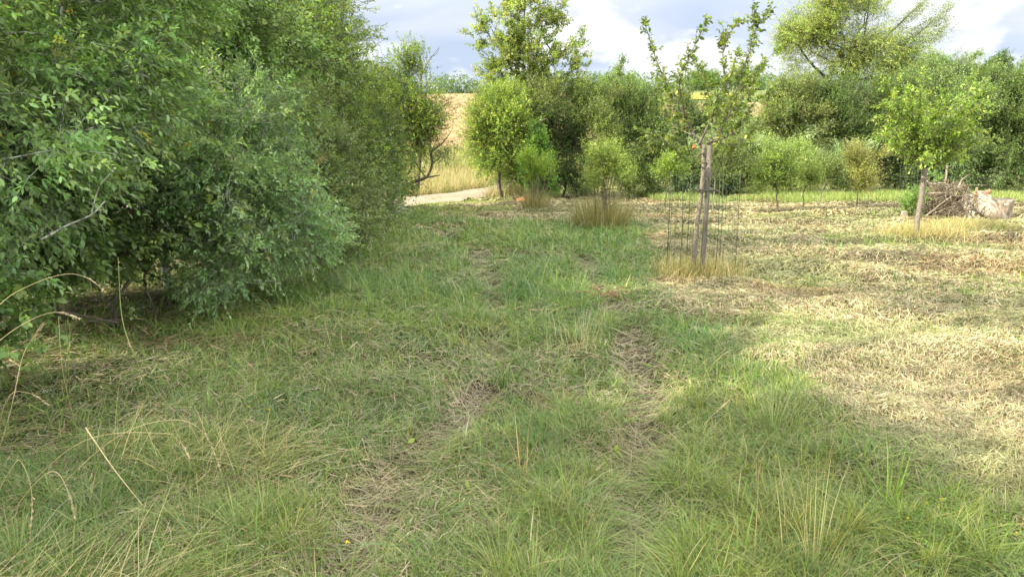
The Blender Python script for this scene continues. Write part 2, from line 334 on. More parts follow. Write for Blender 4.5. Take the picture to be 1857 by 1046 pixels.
# dead thatch lying flat in the meadow
def lying(n0, d0, d1, maskf, cols, wts, lmin, lmax, wf, lift, name, label, a0=-52, a1=50, dirn=None, rut=False):
    x, y = polar(n0, d0, d1, a0, a1); k = rng.random(n0) < maskf(x, y); x, y = x[k], y[k]; n = len(x); d = np.hypot(x, y)
    L = rng.uniform(lmin, lmax, n) * np.clip(d / 6, .9, 1.5)
    flow = (vnoise(x, y, .7, 61) - .5) * 7 + (0 if dirn is None else dirn); az = flow + rng.normal(0, 1.0, n) + (rng.random(n) < .45) * rng.uniform(0, 6.3, n)
    z = H(x, y) + rng.random(n) ** 2 * lift + .004; B = np.stack([x, y, z], 1)
    dz = rng.normal(0, .22, n) * L
    dv = np.stack([np.cos(az) * L, np.sin(az) * L, np.zeros(n)], 1); e = B + dv; e[:, 2] = H(e[:, 0], e[:, 1]) + rng.random(n) * lift + .004 + np.maximum(dz, 0) * .6
    mid = (B + e) / 2 + rng.normal(0, .04, (n, 3)) * L[:, None]; mid[:, 2] = np.maximum(mid[:, 2], H(mid[:, 0], mid[:, 1]) + .006)
    s = np.stack([-np.sin(az), np.cos(az), rng.normal(0, .5, n)], 1) * (np.maximum(wf * .0019, wf * d * .00055) * rng.uniform(.6, 1.4, n))[:, None]
    V = np.stack([B - s, B + s, mid - s, mid + s, e - s * .4, e + s * .4], 1).reshape(-1, 3); b = (np.arange(n) * 6)[:, None]
    q = np.concatenate([b + np.array([0, 1, 3, 2]), b + np.array([2, 3, 5, 4])])
    c = palette(n, cols, wts, .16)
    if rut: tk = track_mask(x, y)[:, None]; c = c * (1 - .85 * tk) + np.array([.30, .245, .165]) * rng.uniform(.6, 1.35, (n, 1)) * .85 * tk
    c = c * (.7 + .6 * vnoise(x, y, 1.3, 71))[:, None] * (.8 + .4 * vnoise(x, y, 4.7, 72))[:, None]
    bn = .75 * sstep((vnoise(x * .6, y * 1.3, 1.1, 83) - .55) / .2)[:, None]; c = c * (1 - .45 * bn * np.array([.75, 1, 1.1]))
    gn = sstep((vnoise(x, y, .75, 81) - .5) / .2)[:, None]; gg = np.array([.19, .23, .085])
    c = c * (1 - .5 * gn) + gg * .5 * gn
    tag(mesh_obj(name, V, [q], STRAW, None, np.repeat(c, 6, 0)), label, 'dry grass', kind='stuff')
lying(330000, 1.5, 19, lambda x, y: (1 - hay_mask(x, y)) * np.clip(.34 + .25 * (np.hypot(x, y) < 4.5) + .9 * track_mask(x, y) + .5 * sstep((vnoise(x, y, .9, 21) - .5) / .25) + .25 * (x < -1.5), 0, 1),
      STRAWS + [(.20, .24, .08), (.14, .20, .05)], [1.6, .8, 3.4, 2.2, .3, 4, 4], .04, .17, .8, .045, 'dead_thatch', 'grey brown dead thatch lying in the wheel ruts and bare patches of the meadow', rut=True)
lying(820000, 1.8, 26, lambda x, y: hay_mask(x, y) * (polydist(x, y, TR) > 1.5), [(.40, .345, .195), (.46, .395, .235), (.25, .195, .11), (.225, .245, .10), (.53, .465, .30)], [4, 3, 3, 3.2, 1.1], .022, .085, .55, .045,
      'cut_hay', 'pale yellow cut hay strewn over the mown side of the meadow', -8, 52)

def patch(name, label, pts_fn, n, hlo, hhi, cols, wts, wid, lean=.25, bendm=.5, mat=None, tip=None):
    x, y = pts_fn(n); n = len(x); B = np.stack([x, y, H(x, y)], 1)
    c = palette(n, cols, wts, .15)
    V, q, t, C = blades(B, rng.uniform(hlo, hhi, n), rng.uniform(0, 6.3, n), np.abs(rng.normal(lean, .2, n)), rng.random(n) ** 2 * bendm, wid * rng.uniform(.6, 1.4, n), c)
    return tag(mesh_obj(name, V, [q, t], mat or GRASS, None, C), label, 'grass', kind='stuff')
def rect(x0, x1, y0, y1, cond=None):
    def f(n):
        x = rng.uniform(x0, x1, n); y = rng.uniform(y0, y1, n); k = np.ones(n, bool) if cond is None else cond(x, y); return x[k], y[k]
    return f
SC = [(.22, .26, .08), (.33, .29, .13), (.42, .34, .18), (.48, .38, .22)]
patch('verge_grass', 'tall seeding grass on the bank behind the gravel track', rect(-9, 1.5, 23, 40, lambda x, y: polydist(x, y, TR) > 1.5), 60000, .25, .68, SC, [3, 3, 2, 1.2], .013)
patch('track_grass', 'thin strip of grass between the ruts of the gravel track', rect(-9, 1.5, 18, 33, lambda x, y: (polydist(x, y, TR) < .28) & (vnoise(x, y, 1.6, 93) > .35)), 40000, .03, .09, [(.2, .26, .07), (.38, .34, .17)], [2, 1], .012)
patch('headland_grass', 'rough green grass on the rising ground below the wheat field', rect(-14, 6, 38, 50), 26000, .4, 1.0, [(.16, .21, .06), (.26, .28, .1), (.42, .36, .17)], [3, 3, 2], .03)
patch('hedge_foot_grass', 'rough straw and green grass along the foot of the right hedge', rect(4.5, 26, 21, 26.5, lambda x, y: vnoise(x, y, .5, 91) > .25), 80000, .07, .3, [(.17, .25, .06), (.23, .31, .08), (.38, .34, .16)], [5, 4, 1.4], .012)
patch('bare_verge_grass', 'short bright grass between gravel track and mown hay', rect(-5, 0, 17, 22.5, lambda x, y: (polydist(x, y, TR) > 1.4) & (vnoise(x, y, .8, 92) > .3)), 22000, .04, .12, [(.2, .27, .06), (.27, .33, .08)], [1, 1], .011)
patch('field_grass', 'grass of the open field beyond the left hedge', rect(-22, -5.2, 2, 20, lambda x, y: polydist(x, y, TR) > 1.6), 70000, .08, .3, [(.2, .27, .06), (.3, .34, .1), (.45, .4, .2)], [3, 3, 1], .012)

# ---------------------------------------------------------------- trees
def unit(v): return v / np.maximum(np.linalg.norm(v, axis=-1, keepdims=True), 1e-9)
def leaves(Pb, D, N, L, W, C, near):
    S = unit(np.cross(D, N)); N = np.cross(S, D); L = L[:, None]; W = W[:, None]; n = len(Pb)
    if near:
        V = np.stack([Pb, Pb + .33 * L * D - .42 * W * S + .12 * W * N, Pb + .66 * L * D - .42 * W * S + .06 * W * N - .04 * L * N, Pb + L * D - .16 * L * N,
                      Pb + .66 * L * D + .42 * W * S + .06 * W * N - .04 * L * N, Pb + .33 * L * D + .42 * W * S + .12 * W * N, Pb + .5 * L * D - .05 * L * N], 1).reshape(-1, 3)
        b = (np.arange(n) * 7)[:, None]
        return V, np.concatenate([b + np.array([0, 6, 2, 1]), b + np.array([6, 3, 2, 2])[:4] * 0 + b * 0 + np.array([0, 5, 4, 6])]), np.concatenate([b + np.array([6, 3, 2]), b + np.array([6, 4, 3])]), np.repeat(C, 7, 0)
    V = np.stack([Pb, Pb + .5 * L * D - .5 * W * S + .12 * W * N, Pb + L * D - .08 * L * N, Pb + .5 * L * D + .5 * W * S + .12 * W * N], 1).reshape(-1, 3)
    b = (np.arange(n) * 4)[:, None]
    return V, np.zeros((0, 4), int), np.concatenate([b + np.array([0, 2, 1]), b + np.array([0, 3, 2])]), np.repeat(C, 4, 0)
def tube(pts, rad, sides=6, cap=True, knob=0, seed=0):
    pts = np.asarray(pts, float); n = len(pts); rad = np.asarray(rad, float)
    t = np.gradient(pts, axis=0); t = unit(t); ref = np.array([0, 0, 1.]) if abs(t[0][2]) < .9 else np.array([1., 0, 0])
    u = unit(np.cross(t, ref)); v = np.cross(t, u); a = np.linspace(0, 2 * math.pi, sides, endpoint=False)
    rr = rad[:, None] * np.ones(sides)
    if knob: r_ = np.random.default_rng(seed); rr = rr * (1 + knob * (vnoise(a[None] * 1.3 + seed, np.arange(n)[:, None] * (.6 if n < 12 or knob < .2 else .13), 1, seed) - .5) * 2)
    V = pts[:, None] + (u[:, None] * np.cos(a)[None, :, None] + v[:, None] * np.sin(a)[None, :, None]) * rr[:, :, None]
    V = V.reshape(-1, 3); i = np.arange(n * sides).reshape(n, sides); j = np.roll(i, -1, 1)
    Q = np.stack([i[:-1], j[:-1], j[1:], i[1:]], -1).reshape(-1, 4); T = np.zeros((0, 3), int)
    if cap:
        V = np.concatenate([V, pts[:1], pts[-1:]]); c0, c1 = n * sides, n * sides + 1
        T = np.concatenate([np.stack([j[0], i[0], np.full(sides, c0)], 1), np.stack([i[-1], j[-1], np.full(sides, c1)], 1)])
    return V, Q, T, np.zeros((len(V), 3))
def curve(ctrl, n=8):                   # Catmull-Rom through control points
    c = np.asarray(ctrl, float)
    if len(c) == 2: return c[0] + (c[1] - c[0]) * np.linspace(0, 1, n)[:, None]
    c = np.concatenate([[2 * c[0] - c[1]], c, [2 * c[-1] - c[-2]]]); out = []
    for k in range(1, len(c) - 2):
        for t in np.linspace(0, 1, n, endpoint=False):
            out.append(.5 * ((2 * c[k]) + (c[k + 1] - c[k - 1]) * t + (2 * c[k - 1] - 5 * c[k] + 4 * c[k + 1] - c[k + 2]) * t * t + (3 * c[k] - c[k - 1] - 3 * c[k + 1] + c[k + 2]) * t ** 3))
    out.append(c[-2]); return np.array(out)
def shoots(O, D, Ls, k, ll, lw, cols, wts, near, droop=.1, spread=.75, var=.16, clump=None):
    """k leaves along each twig"""
    s = len(O); t = (np.arange(k) + .6) / k; t = np.tile(t, s) + rng.normal(0, .04, s * k)
    O2 = np.repeat(O, k, 0); D2 = np.repeat(D, k, 0); L2 = np.repeat(Ls, k)
    up = np.array([0, 0, 1.]); u = unit(np.cross(D2, up + rng.normal(0, .05, (s * k, 3)))); v = np.cross(u, D2)
    a = np.tile(np.arange(k) * 2.4, s) + np.repeat(rng.uniform(0, 6.3, s), k)
    rad = u * np.cos(a)[:, None] + v * np.sin(a)[:, None]
    Pb = O2 + D2 * (L2 * t)[:, None] - up * (droop * L2 * t * t)[:, None]
    LD = unit(D2 * (.55 + .5 * t)[:, None] + rad * spread + up * (-.26) + rng.normal(0, .2, (s * k, 3)))
    N = unit(up * .9 + rng.normal(0, .45, (s * k, 3)) + rad * .2)
    C = np.repeat(palette(s, cols, wts, .12), k, 0) * (1 + rng.normal(0, var, (s * k, 1)))
    if clump is not None: C = C * np.repeat(clump, k, 0)
    sz = rng.uniform(.65, 1.25, s * k) * (1 - .25 * t)
    return leaves(Pb, LD, N, ll * sz, lw * sz * rng.uniform(.8, 1.2, s * k), np.clip(C, .004, .9), near)
def sample_blobs(blobs, n, shell=.55):
    vol = np.array([b[3] * b[4] * b[5] for b in blobs]) ** .8; i = rng.choice(len(blobs), n, p=vol / vol.sum()); b = np.array([q[:6] for q in blobs])[i]
    dd = unit(rng.normal(0, 1, (n, 3))); r = (shell + (1 - shell) * rng.random(n)) ; r = np.where(rng.random(n) < .25, rng.random(n) ** .5 * shell, r)
    return b[:, :3] + dd * b[:, 3:6] * r[:, None], dd
def bb(px, py, y, rx, rz, ry=None):     # an ellipsoid given by where it stands in the photo and how far away
    p = P(px, py, y); s = np.linalg.norm(p[:2]) / F; return (p[0], p[1], p[2], rx * y / F, (ry if ry else rx * y / F), rz * y / F)
def tree(name, label, cat, base, trunk, blobs, ntar, nshoot, k, ll, lw, sl, cols, wts, bark=BARK, r0=.006, near=False, jit=.22, upb=.35, shell=.55,
         zmin=.05, group=None, twigs=True, droop=.1, pipe=2.2, rmax=None, extra=None, stems=None, holes=.0, maxs=None):
    root = thing(name, label, cat, (base[0], base[1], float(H(base[0], base[1]))), group); o = np.array(root.location)
    tp = curve(trunk, 5) if len(trunk) > 1 else np.array(trunk, float); tp = np.asarray(tp, float)
    T, DD = sample_blobs(blobs, ntar, shell); kk = T[:, 2] > zmin + H(T[:, 0], T[:, 1]); T, DD = T[kk], DD[kk]
    if holes: kk = vnoise(T[:, 0] + T[:, 2] * .3, T[:, 1] * .5 + T[:, 2] * 1.2, 1.1, len(T)) > holes; T, DD = T[kk], DD[kk]
    nodes = [tuple(p) for p in tp]; par = [-1] + list(range(len(tp) - 1)); plen = [0.] + list(np.cumsum(np.linalg.norm(np.diff(tp, axis=0), axis=1))); 
    start = max(0, len(tp) // 3)
    ordr = np.argsort(np.linalg.norm(T - tp[len(tp) // 2], axis=1)); NA = np.array(nodes); PL = np.array(plen)
    for ti in ordr:
        t = T[ti]; dist = np.linalg.norm(NA - t, axis=1); cost = dist * (1 + .0) + .28 * PL + np.where(NA[:, 2] > t[2] + .15, .4 * (NA[:, 2] - t[2]), 0)
        cost[:start] += 50; p = int(np.argmin(cost)); dv = t - NA[p]; L = dist[p]; m = NA[p] + dv * .5 + rng.normal(0, .08, 3) * L + np.array([0, 0, .06 * L])
        NA = np.concatenate([NA, [m, t]]); PL = np.concatenate([PL, [PL[p] + L * .5, PL[p] + L]]); par += [p, len(NA) - 2]
    nn = len(NA); isleaf = np.ones(nn, bool); rr = np.zeros(nn)
    for i in range(nn - 1, -1, -1):
        if rr[i] == 0: rr[i] = r0 ** pipe
        if par[i] >= 0: rr[par[i]] += rr[i]
    rr = rr ** (1 / pipe)
    if rmax: rr = np.minimum(rr, rmax)
    nt_ = len(tp); tr = rr[:nt_].copy(); tr = np.maximum(tr, r0 * 2)
    if len(tp) > 2: tr[0] *= 1.25
    V, Fs, C = merge([tube(tp - o, tr, 10, True, .12, 3)])
    mesh_obj('trunk', V, Fs, bark, root, None, True)
    bits = []
    for i in range(nt_ + 1, nn, 2):       # one tube per grown branch
        m, p = par[i], par[par[i]]
        if p < 0: continue
        bits.append(tube(curve([NA[p], NA[m], NA[i]], 3) - o, np.interp(np.linspace(0, 1, 7), [0, .5, 1], [min(rr[p], rr[m] * 1.25), rr[m], rr[i]]), 5 if rr[m] < .02 else 7, False))
    # twigs
    tid = rng.integers(0, len(T), nshoot); O = T[tid] + rng.normal(0, jit, (nshoot, 3)); cen = np.mean([b[:3] for b in blobs], 0)
    D = unit(unit(O - cen) * .55 + DD[tid] * .5 + np.array([0, 0, upb]) + rng.normal(0, .45, (nshoot, 3)))
    kk = O[:, 2] > zmin + H(O[:, 0], O[:, 1]); O, D = O[kk], D[kk]; tid = tid[kk]; s = len(O)
    Ls = sl * rng.uniform(.6, 1.3, s)
    clump = (1 + rng.normal(0, .12, (len(T), 1)) + rng.normal(0, .035, (len(T), 3)))[tid]
    lv = [shoots(O - o, D, Ls, k, ll, lw, cols, wts, near, droop, clump=clump)]
    if twigs:
        e = O + D * Ls[:, None] - np.array([0, 0, 1.]) * (droop * Ls)[:, None]; st = O + (T[tid] - O) * .7; q = [st, O, e]; S = unit(np.cross(D, rng.normal(0, 1, (s, 3)))) * r0 * .4
        S2 = unit(np.cross(D, S)) * r0 * .4
        VV = np.stack([st - S, st + S, st + S2, O - S, O + S, O + S2, e - S * .3, e + S * .3, e + S2 * .3], 1).reshape(-1, 3) - o; b = (np.arange(s) * 9)[:, None]
        Q = np.concatenate([b + np.array([a, a + 1, a + 4, a + 3]) for a in (0, 1, 3, 4)] + [b + np.array([a + 2, a, a + 3, a + 5]) for a in (0, 3)])
        bits.append((VV, Q, np.zeros((0, 3), int), np.zeros((len(VV), 3))))
    if stems:
        for ctrl, ra, rb in stems: c = curve(ctrl, 6); bits.append(tube(c - o, np.linspace(ra, rb, len(c)), 7, True, .1, 5))
    if bits:
        V, Fs, C = merge(bits); mesh_obj('branches', V, Fs, bark, root, None, True)
    if extra: lv += [(v - o, q, t, c) for v, q, t, c in extra]
    V, Fs, C = merge(lv); mesh_obj('foliage', V, Fs, LEAF, root, C)
    return root
MID = [(0.195, 0.311, 0.114), (0.257, 0.387, 0.148), (0.324, 0.455, 0.186), (0.144, 0.228, 0.094)]
BLU = [(0.19, 0.306, 0.122), (0.261, 0.398, 0.175), (0.338, 0.474, 0.229), (0.134, 0.221, 0.09)]
YEL = [(0.224, 0.324, 0.053), (0.317, 0.415, 0.066), (0.158, 0.259, 0.053), (0.449, 0.467, 0.092)]
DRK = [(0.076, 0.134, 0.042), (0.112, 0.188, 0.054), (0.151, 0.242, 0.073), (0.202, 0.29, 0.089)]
LGT = [(0.253, 0.36, 0.069), (0.341, 0.447, 0.092), (0.189, 0.298, 0.057), (0.43, 0.497, 0.138)]
OLV = [(0.203, 0.269, 0.08), (0.261, 0.324, 0.1), (0.145, 0.213, 0.065), (0.329, 0.374, 0.14)]

# left hedge, from near to far
tree('plum_tree', 'near leafy plum shrub filling the upper left corner above the dry grass stalks', 'shrub', (-4.3, 4.3), [(-4.3, 4.3, 0), (-4.4, 4.4, .8), (-4.3, 4.5, 1.6), (-4.2, 4.5, 2.6)],
     [(-4.0, 4.6, 2.5, 1.5, 1.3, 1.25), (-3.3, 4.4, 1.6, .65, .7, .5), (-3.3, 5.2, 2.2, .95, .9, .8), (-4.6, 3.4, 1.9, 1.3, 1.0, 1.3), (-3.3, 3.55, .95, .42, .4, .35), (-2.95, 3.9, .85, .4, .4, .35), (-2.75, 5.4, 2.9, .7, .8, .7), (-3.6, 3.9, 2.9, .9, .8, .7), (-3.6, 4.6, 1.35, .8, .6, .4)],
     230, 12500, 9, .058, .026, .17, MID + [(.42, .42, .09), (.30, .17, .08)], [3, 4, 2, 1.5, .12, .05], near=True, jit=.125, r0=.0045, upb=.1, droop=.3, zmin=.5, bark=LICHEN)
tree('dogwood', 'low broad leaved dogwood with rounded dark leaves under the left hedge', 'shrub', (-4.6, 6.4), [(-4.6, 6.4, 0), (-4.5, 6.4, .5), (-4.4, 6.3, 1.0)],
     [(-4.2, 6.0, 1.45, 1.0, .6, .5), (-5.2, 6.3, 1.35, .9, .7, .7), (-3.6, 5.2, 1.15, .5, .4, .3), (-3.1, 3.7, .62, .35, .3, .25), bb(190, 425, 6, 95, 38, .5), bb(330, 405, 6.3, 90, 45, .5), bb(250, 455, 6, 70, 22, .4), bb(80, 455, 5, 90, 45, .4)],
     210, 6200, 8, .06, .045, .2, DRK, [3, 4, 2, .6], near=True, jit=.16, r0=.004, zmin=.5, bark=BARK)
tree('blackthorn', 'blackthorn with grey lichened twigs drooping to the grass in the middle of the hedge', 'shrub', (-3.9, 7.6), [(-3.9, 7.6, 0), (-3.85, 7.5, .5), (-3.7, 7.4, 1.1), (-3.5, 7.3, 1.7)],
     [(-3.2, 7.2, 1.75, 1.1, 1.0, .75), (-2.5, 7.1, 1.0, .62, .7, .5), (-2.75, 6.5, .62, .5, .5, .33), (-3.0, 6.4, 1.4, .6, .5, .5), (-2.3, 7.6, .62, .35, .5, .3), (-3.3, 8.4, 1.6, 1.0, .9, 1.1)],
     250, 9800, 9, .056, .022, .17, BLU + [(.40, .40, .10), (.34, .15, .08)], [3, 4, 2.4, 1, .1, .08], near=True, jit=.12, r0=.005, zmin=.12, bark=LICHEN,
     stems=[([(-3.85, 7.5, .9), (-3.45, 6.9, 1.25), (-3.1, 6.5, .95), (-2.85, 6.3, .55)], .022, .007), ([(-3.8, 7.4, 1.3), (-3.3, 6.6, 1.1), (-3.3, 6.2, .6)], .02, .008), ([(-3.3, 6.5, 1.15), (-2.8, 6.3, 1.0), (-2.4, 6.4, .7)], .014, .006)])
tree('wild_cherry', 'tall dense tree rising behind the drooping blackthorn to the top edge', 'tree', (-4.9, 9.0), [(-4.9, 9.0, 0), (-4.8, 9.0, 1.4), (-4.7, 9.1, 2.8), (-4.6, 9.1, 4.2)],
     [(-4.2, 8.8, 3.4, 1.7, 1.6, 1.5), (-4.9, 8.6, 4.5, 1.4, 1.4, 1.3), (-3.3, 8.6, 2.6, .9, 1.0, .8), (-5.4, 7.2, 3.2, 1.4, 1.3, 1.6), (-3.7, 7.2, 3.1, .9, .9, .7), (-5.0, 8.8, 5.9, 1.2, 1.3, 1.0), (-5.3, 6.3, 5.0, .9, 1.1, .6)],
     260, 12500, 8, .068, .035, .22, MID, [3, 3, 1.6, 2.4], near=True, jit=.18, r0=.006, zmin=.9)
tree('willow_leaved_shrub', 'silvery green narrow leaved shrub jutting from the hedge beyond the blackthorn', 'shrub', (-3.7, 10.2), [(-3.7, 10.2, 0), (-3.6, 10.2, .6), (-3.4, 10.2, 1.4)],
     [(-3.0, 10.0, 1.25, .95, .95, .75), (-2.6, 9.4, .8, .55, .7, .5), (-3.4, 10.8, 2.0, .9, .9, .7), (-2.6, 10.6, .55, .4, .6, .4), (-2.5, 12.2, .6, .4, .8, .5)],
     200, 5600, 9, .075, .026, .21, [(.17, .24, .09), (.22, .29, .13), (.28, .34, .18), (.12, .18, .07)], [3, 4, 2, 1], near=False, jit=.12, r0=.005, zmin=.12)
tree('field_maple', 'mid green hedge tree with its rounded top just left of the sky gap', 'tree', (-4.6, 13.2), [(-4.6, 13.2, 0), (-4.5, 13.2, 1.4), (-4.4, 13.1, 3.2)],
     [(-4.2, 12.9, 3.0, 1.6, 1.6, 1.5), (-3.6, 12.6, 2.2, 1.1, 1.3, 1.0), (-5.1, 12.2, 4.0, 1.4, 1.4, 1.1), (-3.6, 11.8, 3.4, .9, 1, .8), (-3.9, 13.0, 4.6, .6, .8, .6), (-3.1, 13.4, 1.2, .7, 1.2, .9)],
     300, 9500, 7, .07, .038, .2, [(.12, .20, .045), (.17, .26, .06), (.22, .31, .07), (.08, .13, .045)], [3, 3, 2, 2], jit=.22, r0=.006, zmin=.3)
tree('hedge_ash', 'yellowing tree at the top of the hedge with loose twigs against the sky', 'tree', (-4.9, 15.8), [(-4.9, 15.8, 0), (-4.8, 15.8, 1.8), (-4.7, 15.8, 3.6), (-4.6, 15.7, 4.9)],
     [(-4.7, 15.6, 3.9, 1.7, 1.5, 1.5), (-3.9, 15.5, 3.0, 1.0, 1.2, 1.0), (-5.3, 15.0, 5.4, 1.3, 1.3, 1.0), (-4.2, 15.7, 5.2, .9, .9, .9)],
     200, 5400, 7, .08, .035, .26, YEL[:3] + [(.2, .25, .06)], [3, 2, 3, 2], jit=.25, r0=.008, zmin=.3)
tree('hazel', 'dark shrub at the foot of the hedge where the gravel track begins', 'shrub', (-3.9, 16.9), [(-3.9, 16.9, 0), (-3.8, 16.9, .9), (-3.7, 16.9, 1.9)],
     [(-3.5, 16.8, 1.7, 1.0, 1.2, 1.2), (-3.8, 16.2, .8, .8, .9, .7), (-3.3, 15.0, 1.3, .65, .9, 1.0)],
     150, 5600, 7, .064, .036, .2, [(.09, .15, .045), (.125, .20, .055), (.17, .25, .065)], [2, 3, 2], jit=.2, r0=.006, zmin=.1)
tree('hawthorn', 'open yellow green hawthorn at the end of the hedge with a bent limb', 'tree', (-3.35, 19.0), [(-3.35, 19.0, 0), (-3.3, 19.0, .6), (-3.5, 19.0, 1.6), (-3.6, 19.1, 2.5)],
     [bb(720, 200, 19, 55, 45), bb(745, 255, 19, 38, 32), bb(690, 150, 19.3, 48, 36), bb(768, 205, 18.8, 32, 34), bb(715, 310, 18.8, 28, 30), bb(752, 300, 18.8, 18, 26), bb(762, 250, 18.8, 30, 30), bb(735, 345, 18.8, 16, 20), bb(790, 225, 18.7, 20, 20), bb(745, 120, 19.3, 26, 30)],
     170, 5200, 7, .066, .034, .22, YEL[:3] + [(.10, .17, .04)], [2, 2, 3, 3], jit=.2, r0=.006, zmin=.3,
     stems=[([P(722, 368, 19), P(740, 335, 18.9), P(772, 322, 18.8), P(783, 300, 18.8), P(782, 275, 18.7)], .06, .02), ([P(772, 322, 18.8), P(798, 318, 18.7)], .03, .012),
            ([P(772, 322, 18.8), P(735, 270, 18.9), P(720, 260, 18.9)], .02, .012), ([P(782, 275, 18.7), P(806, 255, 18.6), P(822, 232, 18.6)], .018, .006), ([P(782, 290, 18.7), P(776, 250, 18.6), P(785, 225, 18.6)], .014, .005)])
tree('thorn_tuft', 'small leafy tuft of bush hanging on the bent limb beside the wheat field', 'shrub', tuple(P(803, 285, 18.7)[:2]), [P(783, 298, 18.75), P(795, 288, 18.7)],
     [bb(806, 275, 18.7, 22, 14), bb(808, 188, 18.7, 16, 9), bb(790, 230, 18.7, 12, 10)], 26, 300, 7, .05, .025, .18, [(.08, .13, .05), (.12, .18, .05)], [1, 1], jit=.12, r0=.004, zmin=.3)
tree('elder_bush', 'deep green bush inside the hedge behind the dogwood and plum', 'shrub', (-6.8, 7.6), [(-6.8, 7.6, 0), (-6.8, 7.6, 1), (-6.7, 7.6, 2)],
     [(-6.8, 6.6, 2.9, 1.2, 1.5, 1.0), (-6.9, 8.8, 2.9, 1.2, 1.5, 1.0), (-6.4, 10.6, 2.9, 1.2, 1.4, 1.1), (-6.2, 5.0, 2.8, 1.0, 1.0, .9)], 200, 5200, 7, .10, .06, .24, MID, [3, 3, 2, 1], jit=.26, r0=.007, zmin=1.9)
tree('neighbour_tree', 'hedge tree beside the camera beyond the left edge of the view', 'tree', (-5.4, .8), [(-5.4, .8, 0), (-5.4, .8, 1.2), (-5.4, .8, 2.6)],
     [(-5.4, 1.2, 2.4, 1.4, 1.7, 1.6), (-5.6, -1.2, 3.0, 1.5, 1.6, 2.3), (-5.2, 2.4, 2.2, 1.1, 1, 1.3), (-5.3, 3.1, 6.5, .9, 1.1, .6), (-5.25, 4.6, 5.7, .8, 1.0, .55), (-5.4, .6, 4.6, 1.2, 1.4, 1.0)], 170, 5600, 8, .095, .055, .2, MID, [3, 4, 2, 1.5], jit=.25, r0=.008, zmin=.3, stems=[([(-5.4, .8, 2.4), (-5.4, 1.6, 4.2), (-5.3, 3.0, 6.4)], .09, .02), ([(-5.4, 1.6, 4.2), (-5.3, 3.6, 5.0), (-5.25, 4.6, 5.7)], .05, .015)])

def bare(name, label, cat, base, polys, mat=BARK):
    root = thing(name, label, cat, base); o = np.array(root.location); bits = []
    for ctrl, ra, rb in polys: c = curve(ctrl, 5); bits.append(tube(c - o, np.linspace(ra, rb, len(c)), 6, True))
    V, Fs, C = merge(bits); mesh_obj('branches', V, Fs, mat, root, None, True); return root
Y_ = 21.5
bare('dead_tree', 'bare dead treetop sticking up against the sky beside the hedge', 'dead tree', P(768, 300, Y_),
     [([P(757, 345, Y_), P(764, 240, Y_), P(763, 150, Y_), P(765, 120, Y_), P(757, 95, Y_), P(752, 78, Y_)], .07, .012), ([P(766, 135, Y_), P(775, 115, Y_), P(795, 88, Y_)], .022, .006), ([P(764, 125, Y_), P(752, 108, Y_), P(742, 98, Y_)], .018, .005),
      ([P(770, 160, Y_), P(780, 140, Y_), P(778, 112, Y_)], .02, .006), ([P(775, 150, Y_), P(770, 128, Y_)], .012, .005), ([P(764, 150, Y_), P(748, 120, Y_), P(740, 112, Y_)], .015, .005), ([P(760, 105, Y_), P(767, 92, Y_), P(772, 80, Y_)], .012, .004), ([P(775, 115, Y_), P(772, 100, Y_)], .01, .004), ([P(782, 103, Y_), P(792, 98, Y_), P(798, 84, Y_)], .01, .004)])
_o = thing('dead_brushwood', 'grey dead twigs heaped at the foot of the hedge near the track', 'brushwood', (-3.3, 16.0, float(H(-3.3, 16.0))))
bits = []
for i in range(110):
    a = rng.uniform(0, 6.3); p = np.array([rng.normal(0, .35), rng.normal(0, .35), rng.uniform(.03, .55)]); L = rng.uniform(.2, .6); dv = np.array([math.cos(a), math.sin(a), rng.normal(.1, .4)]) * L
    bits.append(tube(curve([p, p + dv * .5 + rng.normal(0, .05, 3), p + dv], 3), np.linspace(rng.uniform(.006, .018), .004, 7), 4, False))
V, Fs, C = merge(bits); mesh_obj('twigs', V, Fs, LICHEN, _o)

# middle hedge behind the mown strip
tree('acacia', 'yellow green small tree with thin trunk beside the end of the gravel track', 'tree', tuple(P(912, 362, 22.5)[:2]), [P(912, 366, 22.5), P(905, 330, 22.5), P(908, 300, 22.5), P(905, 265, 22.5), P(900, 235, 22.5)],
     [bb(893, 235, 22.5, 40, 30), bb(878, 272, 22.5, 24, 22), bb(920, 205, 22.8, 40, 24), bb(925, 262, 22.6, 30, 30), bb(868, 222, 22.4, 20, 16), bb(940, 230, 22.8, 26, 26), bb(895, 292, 22.4, 28, 16), bb(880, 196, 22.6, 26, 22), bb(912, 170, 23, 32, 18), bb(858, 250, 22.4, 14, 12), bb(930, 320, 22.7, 18, 24), bb(948, 285, 22.7, 22, 24)],
     150, 6400, 7, .068, .036, .24, LGT, [3, 3, 3, 1.2], jit=.19, r0=.007, zmin=.5)
tree('ivy_stump', 'broken tree stub wrapped in bright ivy with bare snag on top', 'ivy clad stub', tuple(P(985, 370, 22)[:2]), [P(985, 372, 22), P(975, 320, 22), P(972, 270, 22), P(973, 228, 22)],
     [bb(975, 250, 21.8, 17, 20), bb(975, 290, 21.8, 20, 24), bb(988, 335, 21.8, 18, 26), bb(960, 310, 21.9, 18, 30)],
     90, 2800, 7, .06, .045, .14, [(.07, .16, .03), (.11, .23, .04), (.16, .30, .05)], [2, 3, 2], jit=.1, r0=.008, zmin=.1, rmax=.1,
     stems=[([P(973, 240, 21.9), P(968, 228, 21.8), P(978, 222, 21.7), P(992, 215, 21.6)], .05, .02), ([P(970, 228, 21.8), P(962, 222, 21.8)], .035, .015), ([P(978, 222, 21.7), P(984, 210, 21.7)], .025, .01)])
